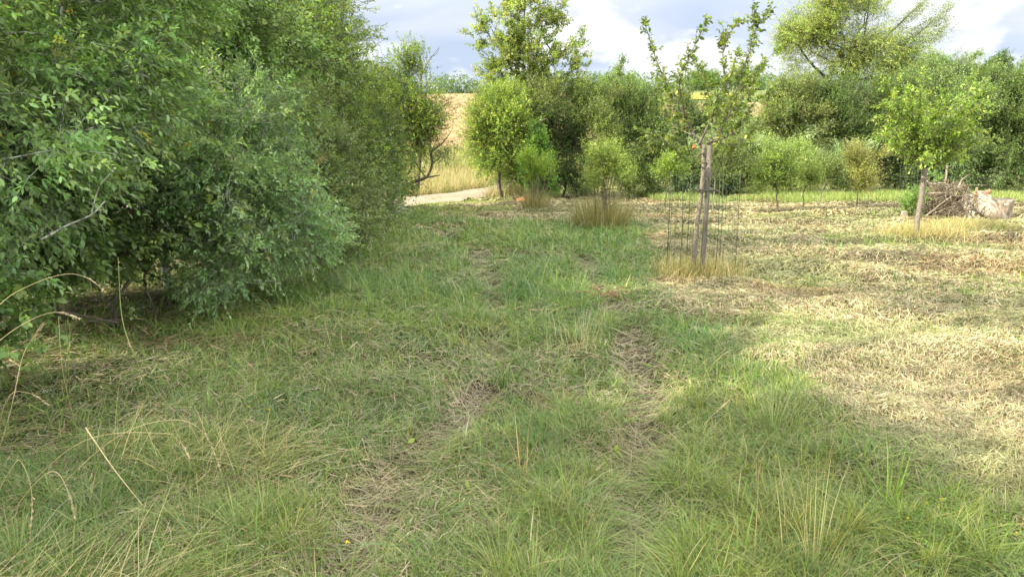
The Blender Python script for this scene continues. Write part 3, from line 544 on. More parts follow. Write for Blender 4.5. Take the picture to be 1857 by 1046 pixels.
tree('tall_ash', 'tall loose crowned ash rising above the middle of the hedge against the sky', 'tree', tuple(P(950, 345, 25)[:2]), [P(950, 340, 25), P(948, 250, 25), P(942, 170, 25), P(936, 120, 25)],
     [bb(935, 60, 25, 55, 62), bb(880, 60, 25, 28, 48), bb(985, 50, 25, 40, 55), bb(1020, 105, 25, 42, 38), bb(945, 15, 25, 60, 40), bb(900, 115, 25, 34, 34), bb(965, 120, 25, 50, 40), bb(950, -60, 25, 52, 40), bb(1050, 90, 25.2, 22, 26), bb(940, 90, 25, 60, 50), bb(868, 95, 25, 16, 14), bb(872, 40, 25, 14, 20), bb(1015, 25, 25, 22, 20), bb(1060, 78, 25, 14, 14), bb(1040, 130, 25, 30, 20), bb(915, 150, 25, 40, 20), bb(985, 148, 25, 46, 22), bb(895, 130, 25, 30, 22), bb(1045, 150, 25, 30, 16), bb(860, 130, 25, 14, 10)],
     270, 2050, 11, .12, .06, .28, [(.23, .30, .08), (.31, .38, .10), (.17, .24, .07), (.38, .42, .13)], [3, 3, 2, 1], jit=.10, r0=.008, zmin=1, upb=.8, shell=.3,
     stems=[([P(948, 200, 25), P(940, 130, 25), P(948, 60, 25), P(955, -40, 25)], .07, .02), ([P(950, 190, 25.1), P(972, 110, 25.2), P(985, 30, 25.3)], .05, .015), ([P(945, 160, 25), P(915, 100, 24.9), P(890, 50, 24.9)], .04, .012)])
HS = [  # name, label, category, base px, depth, blobs, palette, weights, shoots
 ('hedge_bush', 'olive tangled bush of bare twigs between the acacia top and tall ash', 'shrub', 960, 24, [bb(960, 195, 24, 55, 30), bb(940, 230, 24, 40, 40), bb(990, 180, 24.5, 40, 28)], OLV, [3, 3, 3, 1], 3800),
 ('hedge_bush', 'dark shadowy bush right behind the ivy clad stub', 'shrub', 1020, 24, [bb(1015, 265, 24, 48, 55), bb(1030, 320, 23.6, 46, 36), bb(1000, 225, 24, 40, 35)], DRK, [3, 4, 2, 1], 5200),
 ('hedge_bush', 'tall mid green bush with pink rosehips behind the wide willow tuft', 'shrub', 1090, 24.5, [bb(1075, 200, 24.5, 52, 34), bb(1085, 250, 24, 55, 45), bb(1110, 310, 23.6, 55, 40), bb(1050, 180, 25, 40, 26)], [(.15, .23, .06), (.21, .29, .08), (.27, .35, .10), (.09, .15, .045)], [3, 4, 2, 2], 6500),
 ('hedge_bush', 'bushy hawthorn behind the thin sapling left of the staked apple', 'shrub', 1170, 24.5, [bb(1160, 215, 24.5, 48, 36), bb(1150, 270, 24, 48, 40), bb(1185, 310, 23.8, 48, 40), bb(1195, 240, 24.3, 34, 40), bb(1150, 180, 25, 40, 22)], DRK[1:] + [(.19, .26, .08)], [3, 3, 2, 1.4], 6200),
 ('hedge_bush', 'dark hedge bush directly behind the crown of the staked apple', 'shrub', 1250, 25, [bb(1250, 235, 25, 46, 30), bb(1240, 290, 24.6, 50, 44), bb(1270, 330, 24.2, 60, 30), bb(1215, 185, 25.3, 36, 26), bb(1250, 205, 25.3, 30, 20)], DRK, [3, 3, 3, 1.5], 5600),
 ('hedge_bush', 'bright green bush below the pale pasture right of the staked apple', 'shrub', 1335, 25, [bb(1335, 285, 25, 55, 36), bb(1370, 300, 25, 40, 45), bb(1310, 320, 24.6, 46, 32), bb(1340, 232, 25.4, 40, 28), bb(1310, 205, 26, 30, 20)], [(.17, .25, .07), (.24, .33, .09), (.12, .18, .05), (.30, .39, .11)], [3, 3, 2.4, 1], 5600),
]
for nm, lb, ct, bx, dy, bl, pal, wt, ns in HS:
    b0 = P(bx, 350, dy); zz_ = float(H(b0[0], b0[1]))
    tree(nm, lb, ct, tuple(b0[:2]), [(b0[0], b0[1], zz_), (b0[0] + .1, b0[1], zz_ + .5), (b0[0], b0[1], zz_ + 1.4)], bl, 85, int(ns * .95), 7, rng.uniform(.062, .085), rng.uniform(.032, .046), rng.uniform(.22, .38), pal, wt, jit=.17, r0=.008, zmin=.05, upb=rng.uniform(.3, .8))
b0 = P(905, 350, 25.5); zz_ = float(H(b0[0], b0[1]))
tree('hedge_bush', 'leafy bush filling in right behind the acacia beside the wheat field', 'shrub', tuple(b0[:2]), [(b0[0], b0[1], zz_), (b0[0], b0[1], zz_ + .6), (b0[0], b0[1], zz_ + 1.5)],
     [bb(885, 215, 25.5, 34, 36), bb(905, 180, 25.8, 40, 24), bb(880, 270, 25.2, 26, 34), bb(925, 250, 25.2, 44, 44), bb(935, 320, 25, 44, 34), bb(862, 240, 25.2, 16, 18), bb(950, 165, 25.8, 40, 18)], 90, 5200, 7, .075, .04, .28, OLV, [3, 3, 2.5, .8], jit=.18, r0=.008, zmin=.05, upb=.5)
# right hedge and willow
Yw = 31
tree('willow_tree', 'big wind blown willow with wispy silver green crown above the right hedge', 'tree', tuple(P(1550, 340, Yw)[:2]), [P(1550, 335, Yw), P(1545, 240, Yw), P(1540, 170, Yw), P(1535, 140, Yw)],
     [bb(1445, 70, Yw, 40, 48), bb(1500, 50, Yw, 48, 60), bb(1560, 90, Yw, 52, 60), bb(1575, 20, Yw, 34, 46), bb(1475, 120, Yw, 46, 40), bb(1640, 95, Yw, 34, 30), bb(1620, 130, Yw, 46, 24), bb(1520, 0, Yw, 34, 36)],
     300, 5800, 12, .12, .034, .5, [(.29, .37, .11), (.36, .44, .15), (.21, .28, .08), (.43, .48, .18)], [3, 3, 2, 1.4], jit=.28, r0=.008, zmin=1, upb=.45, droop=.3, shell=.35, holes=.3,
     stems=[([P(1540, 160, Yw), P(1525, 100, Yw), P(1500, 80, Yw), P(1480, 20, Yw)], .1, .03), ([P(1545, 180, Yw), P(1475, 120, Yw), P(1440, 70, Yw)], .08, .02), ([P(1540, 140, Yw), P(1595, 80, Yw), P(1635, 40, Yw), P(1672, 5, Yw)], .08, .012), ([P(1590, 85, Yw), P(1640, 80, Yw), P(1712, 20, Yw)], .04, .008), ([P(1560, 110, Yw), P(1570, 50, Yw), P(1580, -20, Yw)], .05, .012)],
     extra=None)
def wisps(label, name, ctrl, y, n):
    c = curve([P(a, b, y) for a, b in ctrl], 12); i = rng.integers(0, len(c) - 1, n); O = c[i] + rng.normal(0, .16, (n, 3)); Dd = unit(c[i + 1] - c[i] + rng.normal(0, .25, (n, 3)) * np.linalg.norm(c[1] - c[0]))
    return shoots(O, Dd, np.full(n, .5), 9, .11, .026, [(.20, .26, .09), (.27, .33, .13), (.14, .19, .07)], [3, 3, 2], False, .15)
wt_ = [o for o in col.objects if o.name == 'willow_tree'][0]; o_ = np.array(wt_.location)
V, Fs, C = merge([(v - o_, q, t, c) for v, q, t, c in [wisps('', '', [(1600, 85), (1640, 40), (1675, 5)], Yw, 260), wisps('', '', [(1630, 85), (1670, 55), (1715, 18)], Yw, 300), wisps('', '', [(1640, 110), (1690, 70), (1712, 45)], Yw, 220), wisps('', '', [(1415, 95), (1420, 60), (1450, 15)], Yw, 240)]])
mesh_obj('trailing_foliage', V, Fs, LEAF, wt_, C)
HR = [
 ('hedge_bush', 'grey green bush under the left side of the willow crown', 'shrub', 1430, 28, [bb(1430, 170, 28, 46, 34), bb(1415, 215, 28, 40, 34), bb(1455, 235, 27.6, 48, 50), bb(1430, 300, 27, 50, 40)], OLV, [3, 3, 2, 1.4], 7000),
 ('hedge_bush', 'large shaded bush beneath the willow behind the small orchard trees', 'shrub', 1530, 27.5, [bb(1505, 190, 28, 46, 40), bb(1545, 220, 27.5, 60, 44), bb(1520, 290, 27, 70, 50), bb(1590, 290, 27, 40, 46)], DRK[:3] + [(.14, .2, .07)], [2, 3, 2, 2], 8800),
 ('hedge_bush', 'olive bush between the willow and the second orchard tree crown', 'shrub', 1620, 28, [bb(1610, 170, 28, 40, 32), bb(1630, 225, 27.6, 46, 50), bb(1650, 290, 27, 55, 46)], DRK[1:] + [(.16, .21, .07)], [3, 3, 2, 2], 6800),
 ('hedge_bush', 'dense green bush behind the crown of the white trunked orchard tree', 'shrub', 1720, 27, [bb(1700, 150, 28, 50, 30), bb(1730, 200, 27, 60, 46), bb(1710, 270, 26.6, 60, 40), bb(1735, 320, 26.4, 66, 32)], MID, [3, 3, 1.5, 2], 8200),
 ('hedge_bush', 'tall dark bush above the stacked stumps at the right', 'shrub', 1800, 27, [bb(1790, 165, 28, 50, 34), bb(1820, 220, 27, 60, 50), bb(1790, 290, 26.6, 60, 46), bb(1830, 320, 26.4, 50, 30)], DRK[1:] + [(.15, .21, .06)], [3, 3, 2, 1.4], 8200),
 ('hedge_bush', 'hedge bush running off the right edge beside the dark one', 'shrub', 1890, 27, [bb(1890, 170, 27.5, 50, 36), bb(1890, 240, 27, 56, 50), bb(1890, 310, 26.6, 56, 40)], [(.15, .23, .06), (.20, .29, .08), (.26, .34, .1)], [3, 3, 1], 6000),
]
for nm, lb, ct, bx, dy, bl, pal, wt, ns in HR:
    b0 = P(bx, 345, dy); zz_ = float(H(b0[0], b0[1]))
    tree(nm, lb, ct, tuple(b0[:2]), [(b0[0], b0[1], zz_), (b0[0] + .1, b0[1], zz_ + .6), (b0[0], b0[1], zz_ + 1.8)], bl, 95, int(ns * 1.0), 7, rng.uniform(.07, .095), rng.uniform(.036, .05), rng.uniform(.25, .42), pal, wt, jit=.2, r0=.009, zmin=.05, upb=rng.uniform(.3, .8))

# distant trees on the hill
def far_tree(name, label, px, py_top, y, rpx, hpx, pal, wt, n=900, lf=.22):
    b0 = P(px, py_top, y); z0 = float(H(b0[0], y)); rx = rpx * y / F; hz = hpx * y / F / 2; cz = b0[2] - hz
    bl = [(b0[0], y, cz, rx * .75, rx * .75, hz), (b0[0] - rx * .5, y, cz - hz * .25, rx * .5, rx * .5, hz * .7), (b0[0] + rx * .5, y, cz - hz * .2, rx * .5, rx * .5, hz * .7)]
    tree(name, label, 'tree', (b0[0], y), [(b0[0], y, z0), (b0[0], y, (z0 + cz) / 2), (b0[0], y, cz)], bl, 60, n, 6, lf, lf * .6, lf * 2, pal, wt, jit=lf * 1.2, r0=.02, twigs=False, zmin=.2)
far_tree('round_tree', 'rounded dark tree on the skyline right of the tall ash', 1128, 108, 62, 48, 90, DRK[1:], [2, 3, 2], 2600, .17)
far_tree('field_oak', 'low spreading oak on the skyline behind the staked apple crown', 1275, 120, 108, 34, 42, DRK[1:], [2, 3, 2], 1200, .26)
far_tree('field_oak', 'dark skyline oak between the staked apple and the willow', 1350, 122, 108, 36, 40, DRK[1:], [2, 3, 2], 1200, .26)
far_tree('hill_tree', 'bushy hill tree at the right foot of the willow crown', 1695, 96, 60, 38, 70, [(.1, .16, .045), (.14, .21, .06)], [1, 1], 2200, .17)
far_tree('hill_tree', 'round topped yellowish hill tree above the second orchard tree', 1770, 102, 60, 40, 70, [(.13, .19, .05), (.18, .25, .06)], [1, 1], 2200, .17)
far_tree('hill_tree', 'darker pointed hill tree highest on the right skyline', 1815, 88, 62, 24, 80, [(.08, .14, .05), (.11, .18, .06)], [1, 1], 1700, .16)
far_tree('hill_tree', 'hill tree at the right edge of the skyline', 1870, 112, 60, 44, 70, [(.13, .19, .05), (.18, .25, .06)], [1, 1], 2200, .17)
# far wood along the crest: one mass
n = 70; xs = np.concatenate([np.linspace(-45, 12, 46), np.linspace(12, 95, 60)]); bl = [(x_ + rng.normal(0, .6), 118 + rng.normal(0, 2), float(H(x_, 118)) + .9, 1.6 + rng.random(), 1.5, rng.uniform(1.6, 3.2)) for x_ in xs]
T_, DD_ = sample_blobs(bl, 22000, .6); lv = shoots(T_, unit(DD_ + rng.normal(0, .5, DD_.shape)), np.full(len(T_), .5), 4, .34, .22, DRK[:3], [3, 3, 1.5], False)
tag(mesh_obj('far_wood', *(lambda m: (m[0], m[1], LEAF, None, m[2]))(merge([lv]))), 'line of dark woodland along the crest of the far hill', 'wood', kind='stuff')

# ---------------------------------------------------------------- orchard trees
def ctrl_tree(name, label, base, trunk, tr_r, brs, cols, wts, leaf, lw, dens, bark, twl=.16, near=True, group=None):
    root = thing(name, label, 'fruit tree', base, group); o = np.array(root.location); tp = curve(trunk, 6)
    V, Fs, C = merge([tube(tp - o, np.linspace(tr_r[0], tr_r[1], len(tp)), 12, True, .1, 4)]); mesh_obj('trunk', V, Fs, bark, root, None, True)
    bits, lv = [], []
    for ctrl, ra, rb in brs:
        c = curve(ctrl, 8); bits.append(tube(c - o, np.linspace(ra, rb, len(c)), 6, True)); seg = np.linalg.norm(np.diff(c, axis=0), axis=1); L = seg.sum(); n = max(3, int(L * dens)); cum = np.concatenate([[0], np.cumsum(seg)]) / L
        t = rng.uniform(.12, 1, n); t[0] = 1; Pn = np.stack([np.interp(t, cum, c[:, q]) for q in range(3)], 1); i = np.clip(np.searchsorted(cum, t) - 1, 0, len(c) - 2); Tn = unit(c[i + 1] - c[i])
        D = unit(Tn * .8 + rng.normal(0, .55, (n, 3)) + np.array([0, 0, .15])); Ls = twl * rng.uniform(.4, 1.5, n) * (1.1 - .6 * t)
        e = Pn + D * Ls[:, None]; lv.append(shoots(Pn - o, D, Ls, 6, leaf, lw, cols, wts, near, .05, .8))
        for q in range(n):
            if Ls[q] > .05: bits.append(tube(np.array([Pn[q], (Pn[q] + e[q]) / 2, e[q]]) - o, [rb * .8, rb * .6, rb * .4], 3, False))
    V, Fs, C = merge(bits); mesh_obj('branches', V, Fs, bark if bark is not PALEBARK else GREYWOOD, root, None, True)
    V, Fs, C = merge(lv); mesh_obj('foliage', V, Fs, LEAF, root, C); return root
b1 = G(1256, 505); ya = b1[1]
def q1(L, j=.0): return [P(a, b, ya + dy) for a, b, dy in L]
brs = [(q1([(1273, 268, 0), (1243, 215, .1), (1215, 165, .15), (1190, 108, .2), (1170, 45, .25)]), .016, .004), (q1([(1243, 215, .1), (1232, 150, -.2), (1247, 110, -.3), (1283, 36, -.4)]), .012, .0035),
       (q1([(1268, 262, 0), (1288, 220, -.15), (1314, 167, -.3), (1311, 110, -.35), (1312, 55, -.4)]), .016, .0035), (q1([(1312, 95, -.36), (1322, 62, -.5), (1343, 40, -.55)]), .006, .003),
       (q1([(1284, 262, 0), (1314, 226, .1), (1345, 131, .2), (1366, 70, .3), (1364, 14, .35)]), .018, .0035), (q1([(1366, 80, .3), (1375, 46, .35), (1400, 14, .4)]), .007, .003),
       (q1([(1314, 226, .1), (1350, 171, .45), (1375, 128, .6), (1408, 90, .7)]), .012, .0035), (q1([(1278, 278, 0), (1241, 288, -.3), (1216, 263, -.5), (1162, 236, -.7)]), .011, .003),
       (q1([(1290, 258, 0), (1330, 240, -.3), (1365, 190, -.5), (1392, 165, -.6)]), .011, .003), (q1([(1300, 240, 0), (1290, 190, .4), (1275, 140, .6), (1262, 110, .7)]), .010, .003),
       (q1([(1265, 255, 0), (1232, 205, .5), (1225, 160, .7)]), .009, .003), (q1([(1320, 210, .1), (1345, 200, .5), (1370, 150, .8)]), .009, .003), (q1([(1290, 225, -.1), (1300, 180, -.7), (1330, 130, -.9)]), .009, .003),
       (q1([(1285, 255, 0), (1340, 262, .3), (1372, 225, .5)]), .008, .003), (q1([(1255, 245, 0), (1222, 228, .2), (1205, 195, .3), (1195, 150, .3)]), .008, .003), (q1([(1216, 263, -.5), (1200, 250, -.4), (1175, 268, -.5)]), .006, .003),
       (q1([(1310, 225, .1), (1335, 175, -.3), (1362, 140, -.2), (1385, 118, 0)]), .009, .003), (q1([(1340, 150, .2), (1330, 120, .1), (1338, 95, .1)]), .006, .003)]
ctrl_tree('apple_tree', 'nearest young apple tree tied to a wooden stake inside a green wire cage', b1, q1([(1256, 508, 0), (1262, 430, 0), (1272, 350, 0), (1276, 300, 0), (1276, 262, 0)]), (.031, .027), brs,
          [(.14, .20, .05), (.19, .26, .06), (.11, .16, .05), (.27, .31, .07)], [3, 3, 2, 1], .066, .038, 34, PALEBARK, .17)
# stake, strap, ribbon
sb = P(1270, 522, ya - .25); st = thing('tree_stake', 'weathered round wooden stake leaning against the nearest apple tree', 'stake', sb)
V, Fs, C = merge([tube(curve([sb - [0, 0, .02], P(1280, 390, ya - .2), P(1287, 264, ya - .1)], 6) - sb, [.031] * 13, 12, True, .09, 7)]); mesh_obj('post', V, Fs, GREYWOOD, st, None, True)
c0 = P(1277, 343, ya - .07); a = np.linspace(0, 2 * math.pi, 25); V, Fs, C = merge([tube(np.stack([np.cos(a) * .1, np.sin(a) * .13, .01 * np.sin(a)], 1), [.012] * 25, 6, False), tube(np.array([[.08, -.02, 0], [.13, -.03, -.02], [.19, -.02, -.03]]), [.013, .013, .01], 6)])
tag(mesh_obj('tree_tie', V, Fs, RUBBER, None, None, True, tuple(c0)), 'dark strap tying the nearest apple trunk to its stake', 'tie')
c0 = P(1258, 266, ya - .08); V = .65 * np.array([[0, 0, .05], [.016, .01, .03], [-.014, .006, .02], [.02, -.008, -.045], [-.018, .004, -.05], [.004, .016, -.02], [.0, -.014, .0]])
tag(mesh_obj('ribbon_tag', V, [np.array([[0, 1, 6], [0, 6, 2], [1, 3, 6], [6, 3, 4], [2, 6, 4], [1, 5, 3], [5, 4, 3], [0, 5, 1], [0, 2, 5], [2, 4, 5]])], ORANGE, None, None, False, tuple(c0)), 'small orange tag hanging where the nearest apple tree forks', 'tag')
# cages
def cage(label, c, r, h, nv, z0=.0, sq=.15, rings=None, wire=.0022, npost=3):
    root = thing('wire_cage', label, 'tree guard', c); bits = []
    for i in range(nv):
        a_ = 2 * math.pi * i / nv + .1; p = np.array([math.cos(a_) * r, math.sin(a_) * r, 0]); bits.append(tube(np.array([p + [0, 0, z0], p * 1.02 + [.01, 0, h * .5], p + [rng.normal(0, .012), 0, h]]), [wire] * 3, 4, False))
    a_ = np.linspace(0, 2 * math.pi, 33)
    for z in (rings if rings else np.arange(z0 + .06, h + .01, sq)): bits.append(tube(np.stack([np.cos(a_) * r, np.sin(a_) * r, z + .008 * np.sin(a_ * 3 + z * 9)], 1), [wire * .85] * 33, 4, False))
    V, Fs, C = merge(bits); mesh_obj('wire_mesh', V, Fs, WIRE, root)
    for i in range(npost):
        a_ = 2 * math.pi * i / npost - .35; p = np.array([math.cos(a_) * (r + .015), math.sin(a_) * (r + .015), 0]); V, Fs, C = merge([tube(np.array([p, p + [0.01, 0, h * .5], p + [rng.normal(0, .02), 0, h * 1.03]]), [.0038] * 3, 6)]); mesh_obj('post', V, Fs, IRON, root)
cc = P(1268, 505, ya); cc[2] = 0; cage('round green wire cage standing around the nearest apple tree', cc, .41, 1.32, 20, rings=[.3, .87, 1.02, 1.17, 1.31], npost=6, wire=.0014)
# second orchard tree
b2 = G(1661, 440); yb = b2[1]; t2 = [P(1659, 446, yb), P(1664, 400, yb), P(1672, 350, yb), P(1677, 305, yb)]
brs = []
for i in range(40):
    a_ = i * 2.4; sx = math.cos(a_); tipx = 1700 + sx * rng.uniform(45, 122) + (10 if sx > 0 else 0); tipy = rng.uniform(135, 290) + (abs(tipx - 1700) / 130) ** 2 * 10; dy = math.sin(a_) * rng.uniform(.3, 1.0)
    if tipy > 262: tipx = 1700 + (tipx - 1700) * .75
    s0 = P(1678 + rng.uniform(-4, 4), rng.uniform(285, 306), yb); m = P((1680 + tipx) / 2 + rng.normal(0, 6), (tipy + 300) / 2 - 6, yb + dy * .5); q = P(1680 + (tipx - 1680) * .8, tipy + (300 - tipy) * .16 - 8, yb + dy * .85); e = P(tipx, tipy, yb + dy)
    brs.append(([s0, m, q, e], .013, .003))
ctrl_tree('apple_tree', 'bright green orchard tree with bare whitish trunk in front of the stumps', b2, t2, (.043, .048), brs, [(.18, .28, .05), (.25, .37, .065), (.14, .23, .045), (.36, .44, .1)], [3, 3, 1.6, 1.3], .072, .036, 36, PALEBARK, .26)
# smaller ones
def small(label, name, bx, by, fork, crown, pal, wt, ns, bark=GREYWOOD, r=.02, ntar=26, lf=.06):
    b = G(bx, by); y_ = b[1]; tree(name, label, 'fruit tree', tuple(b[:2]), [b, (b + P(*fork, y_)) / 2 + [.01, 0, 0], P(*fork, y_)], [bb(cx, cy, y_, rx, rz) for cx, cy, rx, rz in crown], ntar, int(ns * .8), 8, lf, lf * .46, .40, pal, wt, bark=bark, jit=.07, r0=.005, upb=1.2, zmin=.3, rmax=r, shell=.15)
small('full bushy small tree, leftmost of the row before the right hedge', 'plum_sapling', 1410, 391, (1408, 358), [(1405, 300, 36, 42), (1412, 270, 24, 26), (1392, 330, 24, 22), (1425, 325, 22, 24)], [(.25, .36, .09), (.33, .44, .12), (.20, .29, .075)], [3, 3, 2], 2300, r=.045, ntar=34)
small('small forked tree just right of the leftmost bushy one', 'plum_sapling', 1457, 384, (1456, 355), [(1458, 310, 24, 34), (1450, 285, 16, 16), (1470, 325, 18, 20)], [(.22, .33, .085), (.30, .41, .11)], [3, 3], 1300, r=.035)
small('greyish low small tree between the forked one and the yellowish one', 'plum_sapling', 1482, 378, (1490, 350), [(1500, 315, 24, 24), (1520, 300, 14, 14), (1485, 300, 14, 16)], [(.22, .31, .11), (.29, .38, .15)], [3, 3], 950, r=.03)
small('yellowish small tree on a pale thin trunk before the dark hedge', 'pear_sapling', 1553, 382, (1555, 348), [(1562, 300, 28, 34), (1590, 285, 13, 22), (1548, 285, 16, 18), (1565, 335, 24, 16)], [(.32, .35, .10), (.40, .42, .14), (.23, .27, .08)], [3, 3, 2], 1700, bark=PALEBARK, r=.03)
small('thin sapling with bright leaves left of the wire cage', 'ash_sapling', 1203, 388, (1212, 318), [(1212, 305, 20, 16), (1200, 325, 14, 10), (1228, 318, 12, 14)], [(.22, .33, .06), (.28, .4, .08)], [1, 1], 330, r=.022, ntar=24, lf=.075)
small('slender pale trunked tree seen behind the wire cage and stake', 'pear_sapling', 1291, 392, (1297, 325), [(1305, 300, 26, 24), (1325, 280, 18, 20), (1285, 285, 14, 18)], [(.12, .18, .05), (.17, .24, .07)], [1, 1], 800, bark=PALEBARK, r=.038)

# shrubs growing out of uncut tussocks
def tussock(label, bx, by, wpx, hpx, n, shrub, pal, ns):
    b = G(bx, by); y_ = b[1]; r = wpx / 2 * y_ / F; h = hpx * y_ / F
    root = thing('tussock_shrub', label, 'shrub', b); a_ = rng.uniform(0, 6.3, n); rr_ = r * rng.random(n) ** .6; B = np.stack([np.cos(a_) * rr_, np.sin(a_) * rr_, np.zeros(n)], 1)
    V, q, t, C = blades(B, rng.uniform(.45, 1.05, n) * h, a_ + rng.normal(0, .5, n), np.abs(rng.normal(.12, .16, n)), rng.random(n) ** 2 * .8, np.full(n, .0065) * rng.uniform(.6, 1.4, n), palette(n, [(.27, .26, .1), (.36, .32, .16), (.2, .22, .08), (.48, .40, .22)], [3, 3, 3, 2]), rows=4)
    mesh_obj('grass_tussock', V, [q, t], GRASS, root, C)
    T, DD = sample_blobs([bb(cx, cy, y_, rx, rz) for cx, cy, rx, rz in shrub], 30, .3); T = T - b; tid = rng.integers(0, 30, ns); O = T[tid] + rng.normal(0, .075, (ns, 3)); O[:, 2] = np.maximum(O[:, 2], .25)
    D = unit(rng.normal(0, .35, (ns, 3)) + np.array([0, 0, .9]) + O * np.array([.5, .5, 0])); V, q, t, C = shoots(O, D, rng.uniform(.15, .4, ns) + .3 * (rng.random(ns) < .2), 9, .058, .022, pal, [3, 3, 2], False); mesh_obj('foliage', V, [q, t], LEAF, root, C)
    bits = [tube(curve([[rng.normal(0, r * .3), rng.normal(0, r * .3), 0], p * [.6, .6, .5], p], 3), np.linspace(.009, .003, 7), 4, False) for p in T]
    V, Fs, C = merge(bits); mesh_obj('stems', V, Fs, TWIG, root)
tussock('narrow yellow green bush in a dark tussock near the sawn orange stump', 972, 386, 46, 52, 900, [(975, 310, 26, 22), (960, 295, 14, 18), (995, 320, 18, 12)], [(.22, .33, .05), (.30, .42, .07), (.16, .25, .05)], 650)
tussock('wide yellow green bush in tall straw coloured grass left of the wire cage', 1090, 416, 92, 78, 1500, [(1105, 310, 36, 34), (1095, 285, 26, 22), (1135, 325, 22, 16), (1075, 335, 18, 18)], [(.22, .30, .08), (.30, .38, .11), (.17, .24, .06)], 1300)
# grass rings round the two orchard trunks
def ringgrass(name, label, c, r, n, hlo, hhi):
    def f(m): a_ = rng.uniform(0, 6.3, m); q = r * rng.random(m) ** .5 * (1 + .3 * rng.normal(0, 1, m)); return c[0] + np.cos(a_) * q, c[1] + np.sin(a_) * q
    patch(name, label, f, n, hlo, hhi, [(.25, .27, .07), (.42, .36, .16), (.55, .46, .24), (.3, .26, .13)], [3, 3, 2, 2], .0045, .4, .8)
ringgrass('trunk_grass', 'uncut straw coloured grass around the foot of the caged apple tree', cc, .5, 3000, .10, .42)
ringgrass('trunk_grass', 'uncut straw coloured grass around the foot of the bare whitish trunk', b2 + [.25, .3, 0], .65, 3600, .12, .42)
ringgrass('trunk_grass', 'dry grass heaped in front of the stumps', G(1760, 425), .8, 2600, .1, .3)

# wire panel in front of the right hedge
wp = thing('wire_fence', 'piece of square mesh green wire fence before the dark hedge', 'fence', P(1685, 350, 20.5)); o = np.array(wp.location); bits = []
for px in np.arange(1632, 1735, 10.5): bits.append(tube(np.array([P(px, 338, 20.5), P(px + 1, 303, 20.5)]) - o, [.006, .006], 4, False))
for py in (303, 312, 321, 330, 338): bits.append(tube(np.array([P(px, py + 2 * math.sin(px), 20.5) for px in np.arange(1632, 1737, 10.5)]) - o, [.006] * 10, 4, False))
V, Fs, C = merge(bits); mesh_obj('wire_mesh', V, Fs, WIRE, wp)
pp = P(1718, 300, 20.4); V, Fs, C = merge([tube(np.array([[pp[0], pp[1], float(H(pp[0], pp[1]))], pp]) - o, [.035, .03], 8)]); mesh_obj('post', V, Fs, TWIG, wp)

# ---------------------------------------------------------------- stumps, logs, brush
def log(name, label, cat, ctrl, rads, mat, capmat=None, knob=.22, seed=1):
    ctrl = [np.asarray(c, float) for c in ctrl]; root = thing(name, label, cat, ctrl[0]); o = ctrl[0]; c = curve(ctrl, 7); rr_ = np.interp(np.linspace(0, 1, len(c)), np.linspace(0, 1, len(rads)), rads)
    V, Fs, C = merge([tube(c - o, rr_, 22, True, knob, seed)]); bk = mesh_obj('bark', V, Fs, mat, root, None, True)
    t = unit(c[-1] - c[-2]); V, Fs, C = merge([tube(np.array([c[-1] - t * .02, c[-1] + t * .012]) - o, [rr_[-1] * .86, rr_[-1] * .82], 22, True, knob, seed)]); mesh_obj('cut_face', V, Fs, capmat or GREYWOOD, bk); return root
g = G(1765, 402); ys = g[1]
def q3(px, py, dy=0): return P(px, py, ys + dy)
log('tree_stump', 'thick squat stump with white and ochre lichen in front of the brush pile', 'stump', [q3(1762, 404, .25), q3(1760, 388, .3), q3(1762, 372, .35), q3(1762, 361, .4)], [.47, .44, .40, .36], STUMPBARK, LOGWOOD, .3, 3)
log('tree_stump', 'tall grey upright stump with flat sawn top at the right of the pile', 'stump', [q3(1808, 402, .3), q3(1812, 385, .3), q3(1813, 362, .3)], [.20, .23, .27], LOGWOOD, GREYWOOD, .2, 5)
log('leaning_log', 'split weathered log leaning down to the right over the stumps', 'log', [q3(1823, 408, -.4), q3(1806, 393, -.4), q3(1788, 378, -.3), q3(1772, 366, -.15)], [.10, .17, .19, .13], LOGWOOD, GREYWOOD, .3, 9)
log('root_stump', 'reddish torn root stump on top behind the lichened stump', 'stump', [q3(1770, 374, .6), q3(1776, 360, .6), q3(1784, 350, .6)], [.17, .17, .1], LOGWOOD, REDWOOD, .5, 11)
rt = [o for o in col.objects if o.name == 'root_stump'][0]; o = np.array(rt.location); bits = [tube(curve([q3(1782, 354, .5), q3(1790, 350, .5), q3(1797, 345, .45)], 4) - o, np.linspace(.09, .05, 9), 8, True, .3, 2), tube(curve([q3(1776, 356, .45), q3(1770, 350, .4), q3(1772, 340, .4)], 4) - o, np.linspace(.05, .02, 9), 6, True, .2, 2)]
V, Fs, C = merge(bits); mesh_obj('root', V, Fs, REDWOOD, rt, None, True)
b3 = q3(1712, 400, .3); b3[2] = 0; br_ = thing('brush_pile', 'heap of cut brown branches and twigs left of the lichened stump', 'brush pile', b3); o = np.array(br_.location); bits = []
for i in range(520):
    px = rng.normal(1709, 16); hgt = max(.05, 1 - ((px - 1709) / 42) ** 2) * .86; z = rng.uniform(0, hgt); a_ = rng.choice([.6, .9, 1.3, 2.3, 2.8]) + rng.normal(0, .35); L = rng.uniform(.25, .8)
    c = np.array([(px - 1712) * ys / F, rng.normal(0, .35), z]); dv = np.array([math.cos(a_) * L, rng.normal(0, .25), abs(math.sin(a_)) * L * .85]) / 2; p0 = c - dv; p1 = c + dv; p0[2] = max(p0[2], .01); p1[2] = min(max(p1[2], .02), hgt + .12)
    r_ = rng.uniform(.004, .014); bits.append(tube(curve([p0, c + rng.normal(0, .03, 3), p1], 3), np.linspace(r_, r_ * .5, 7), 5, False))
V, Fs, C = merge(bits); mesh_obj('twigs', V, Fs, TWIG, br_)
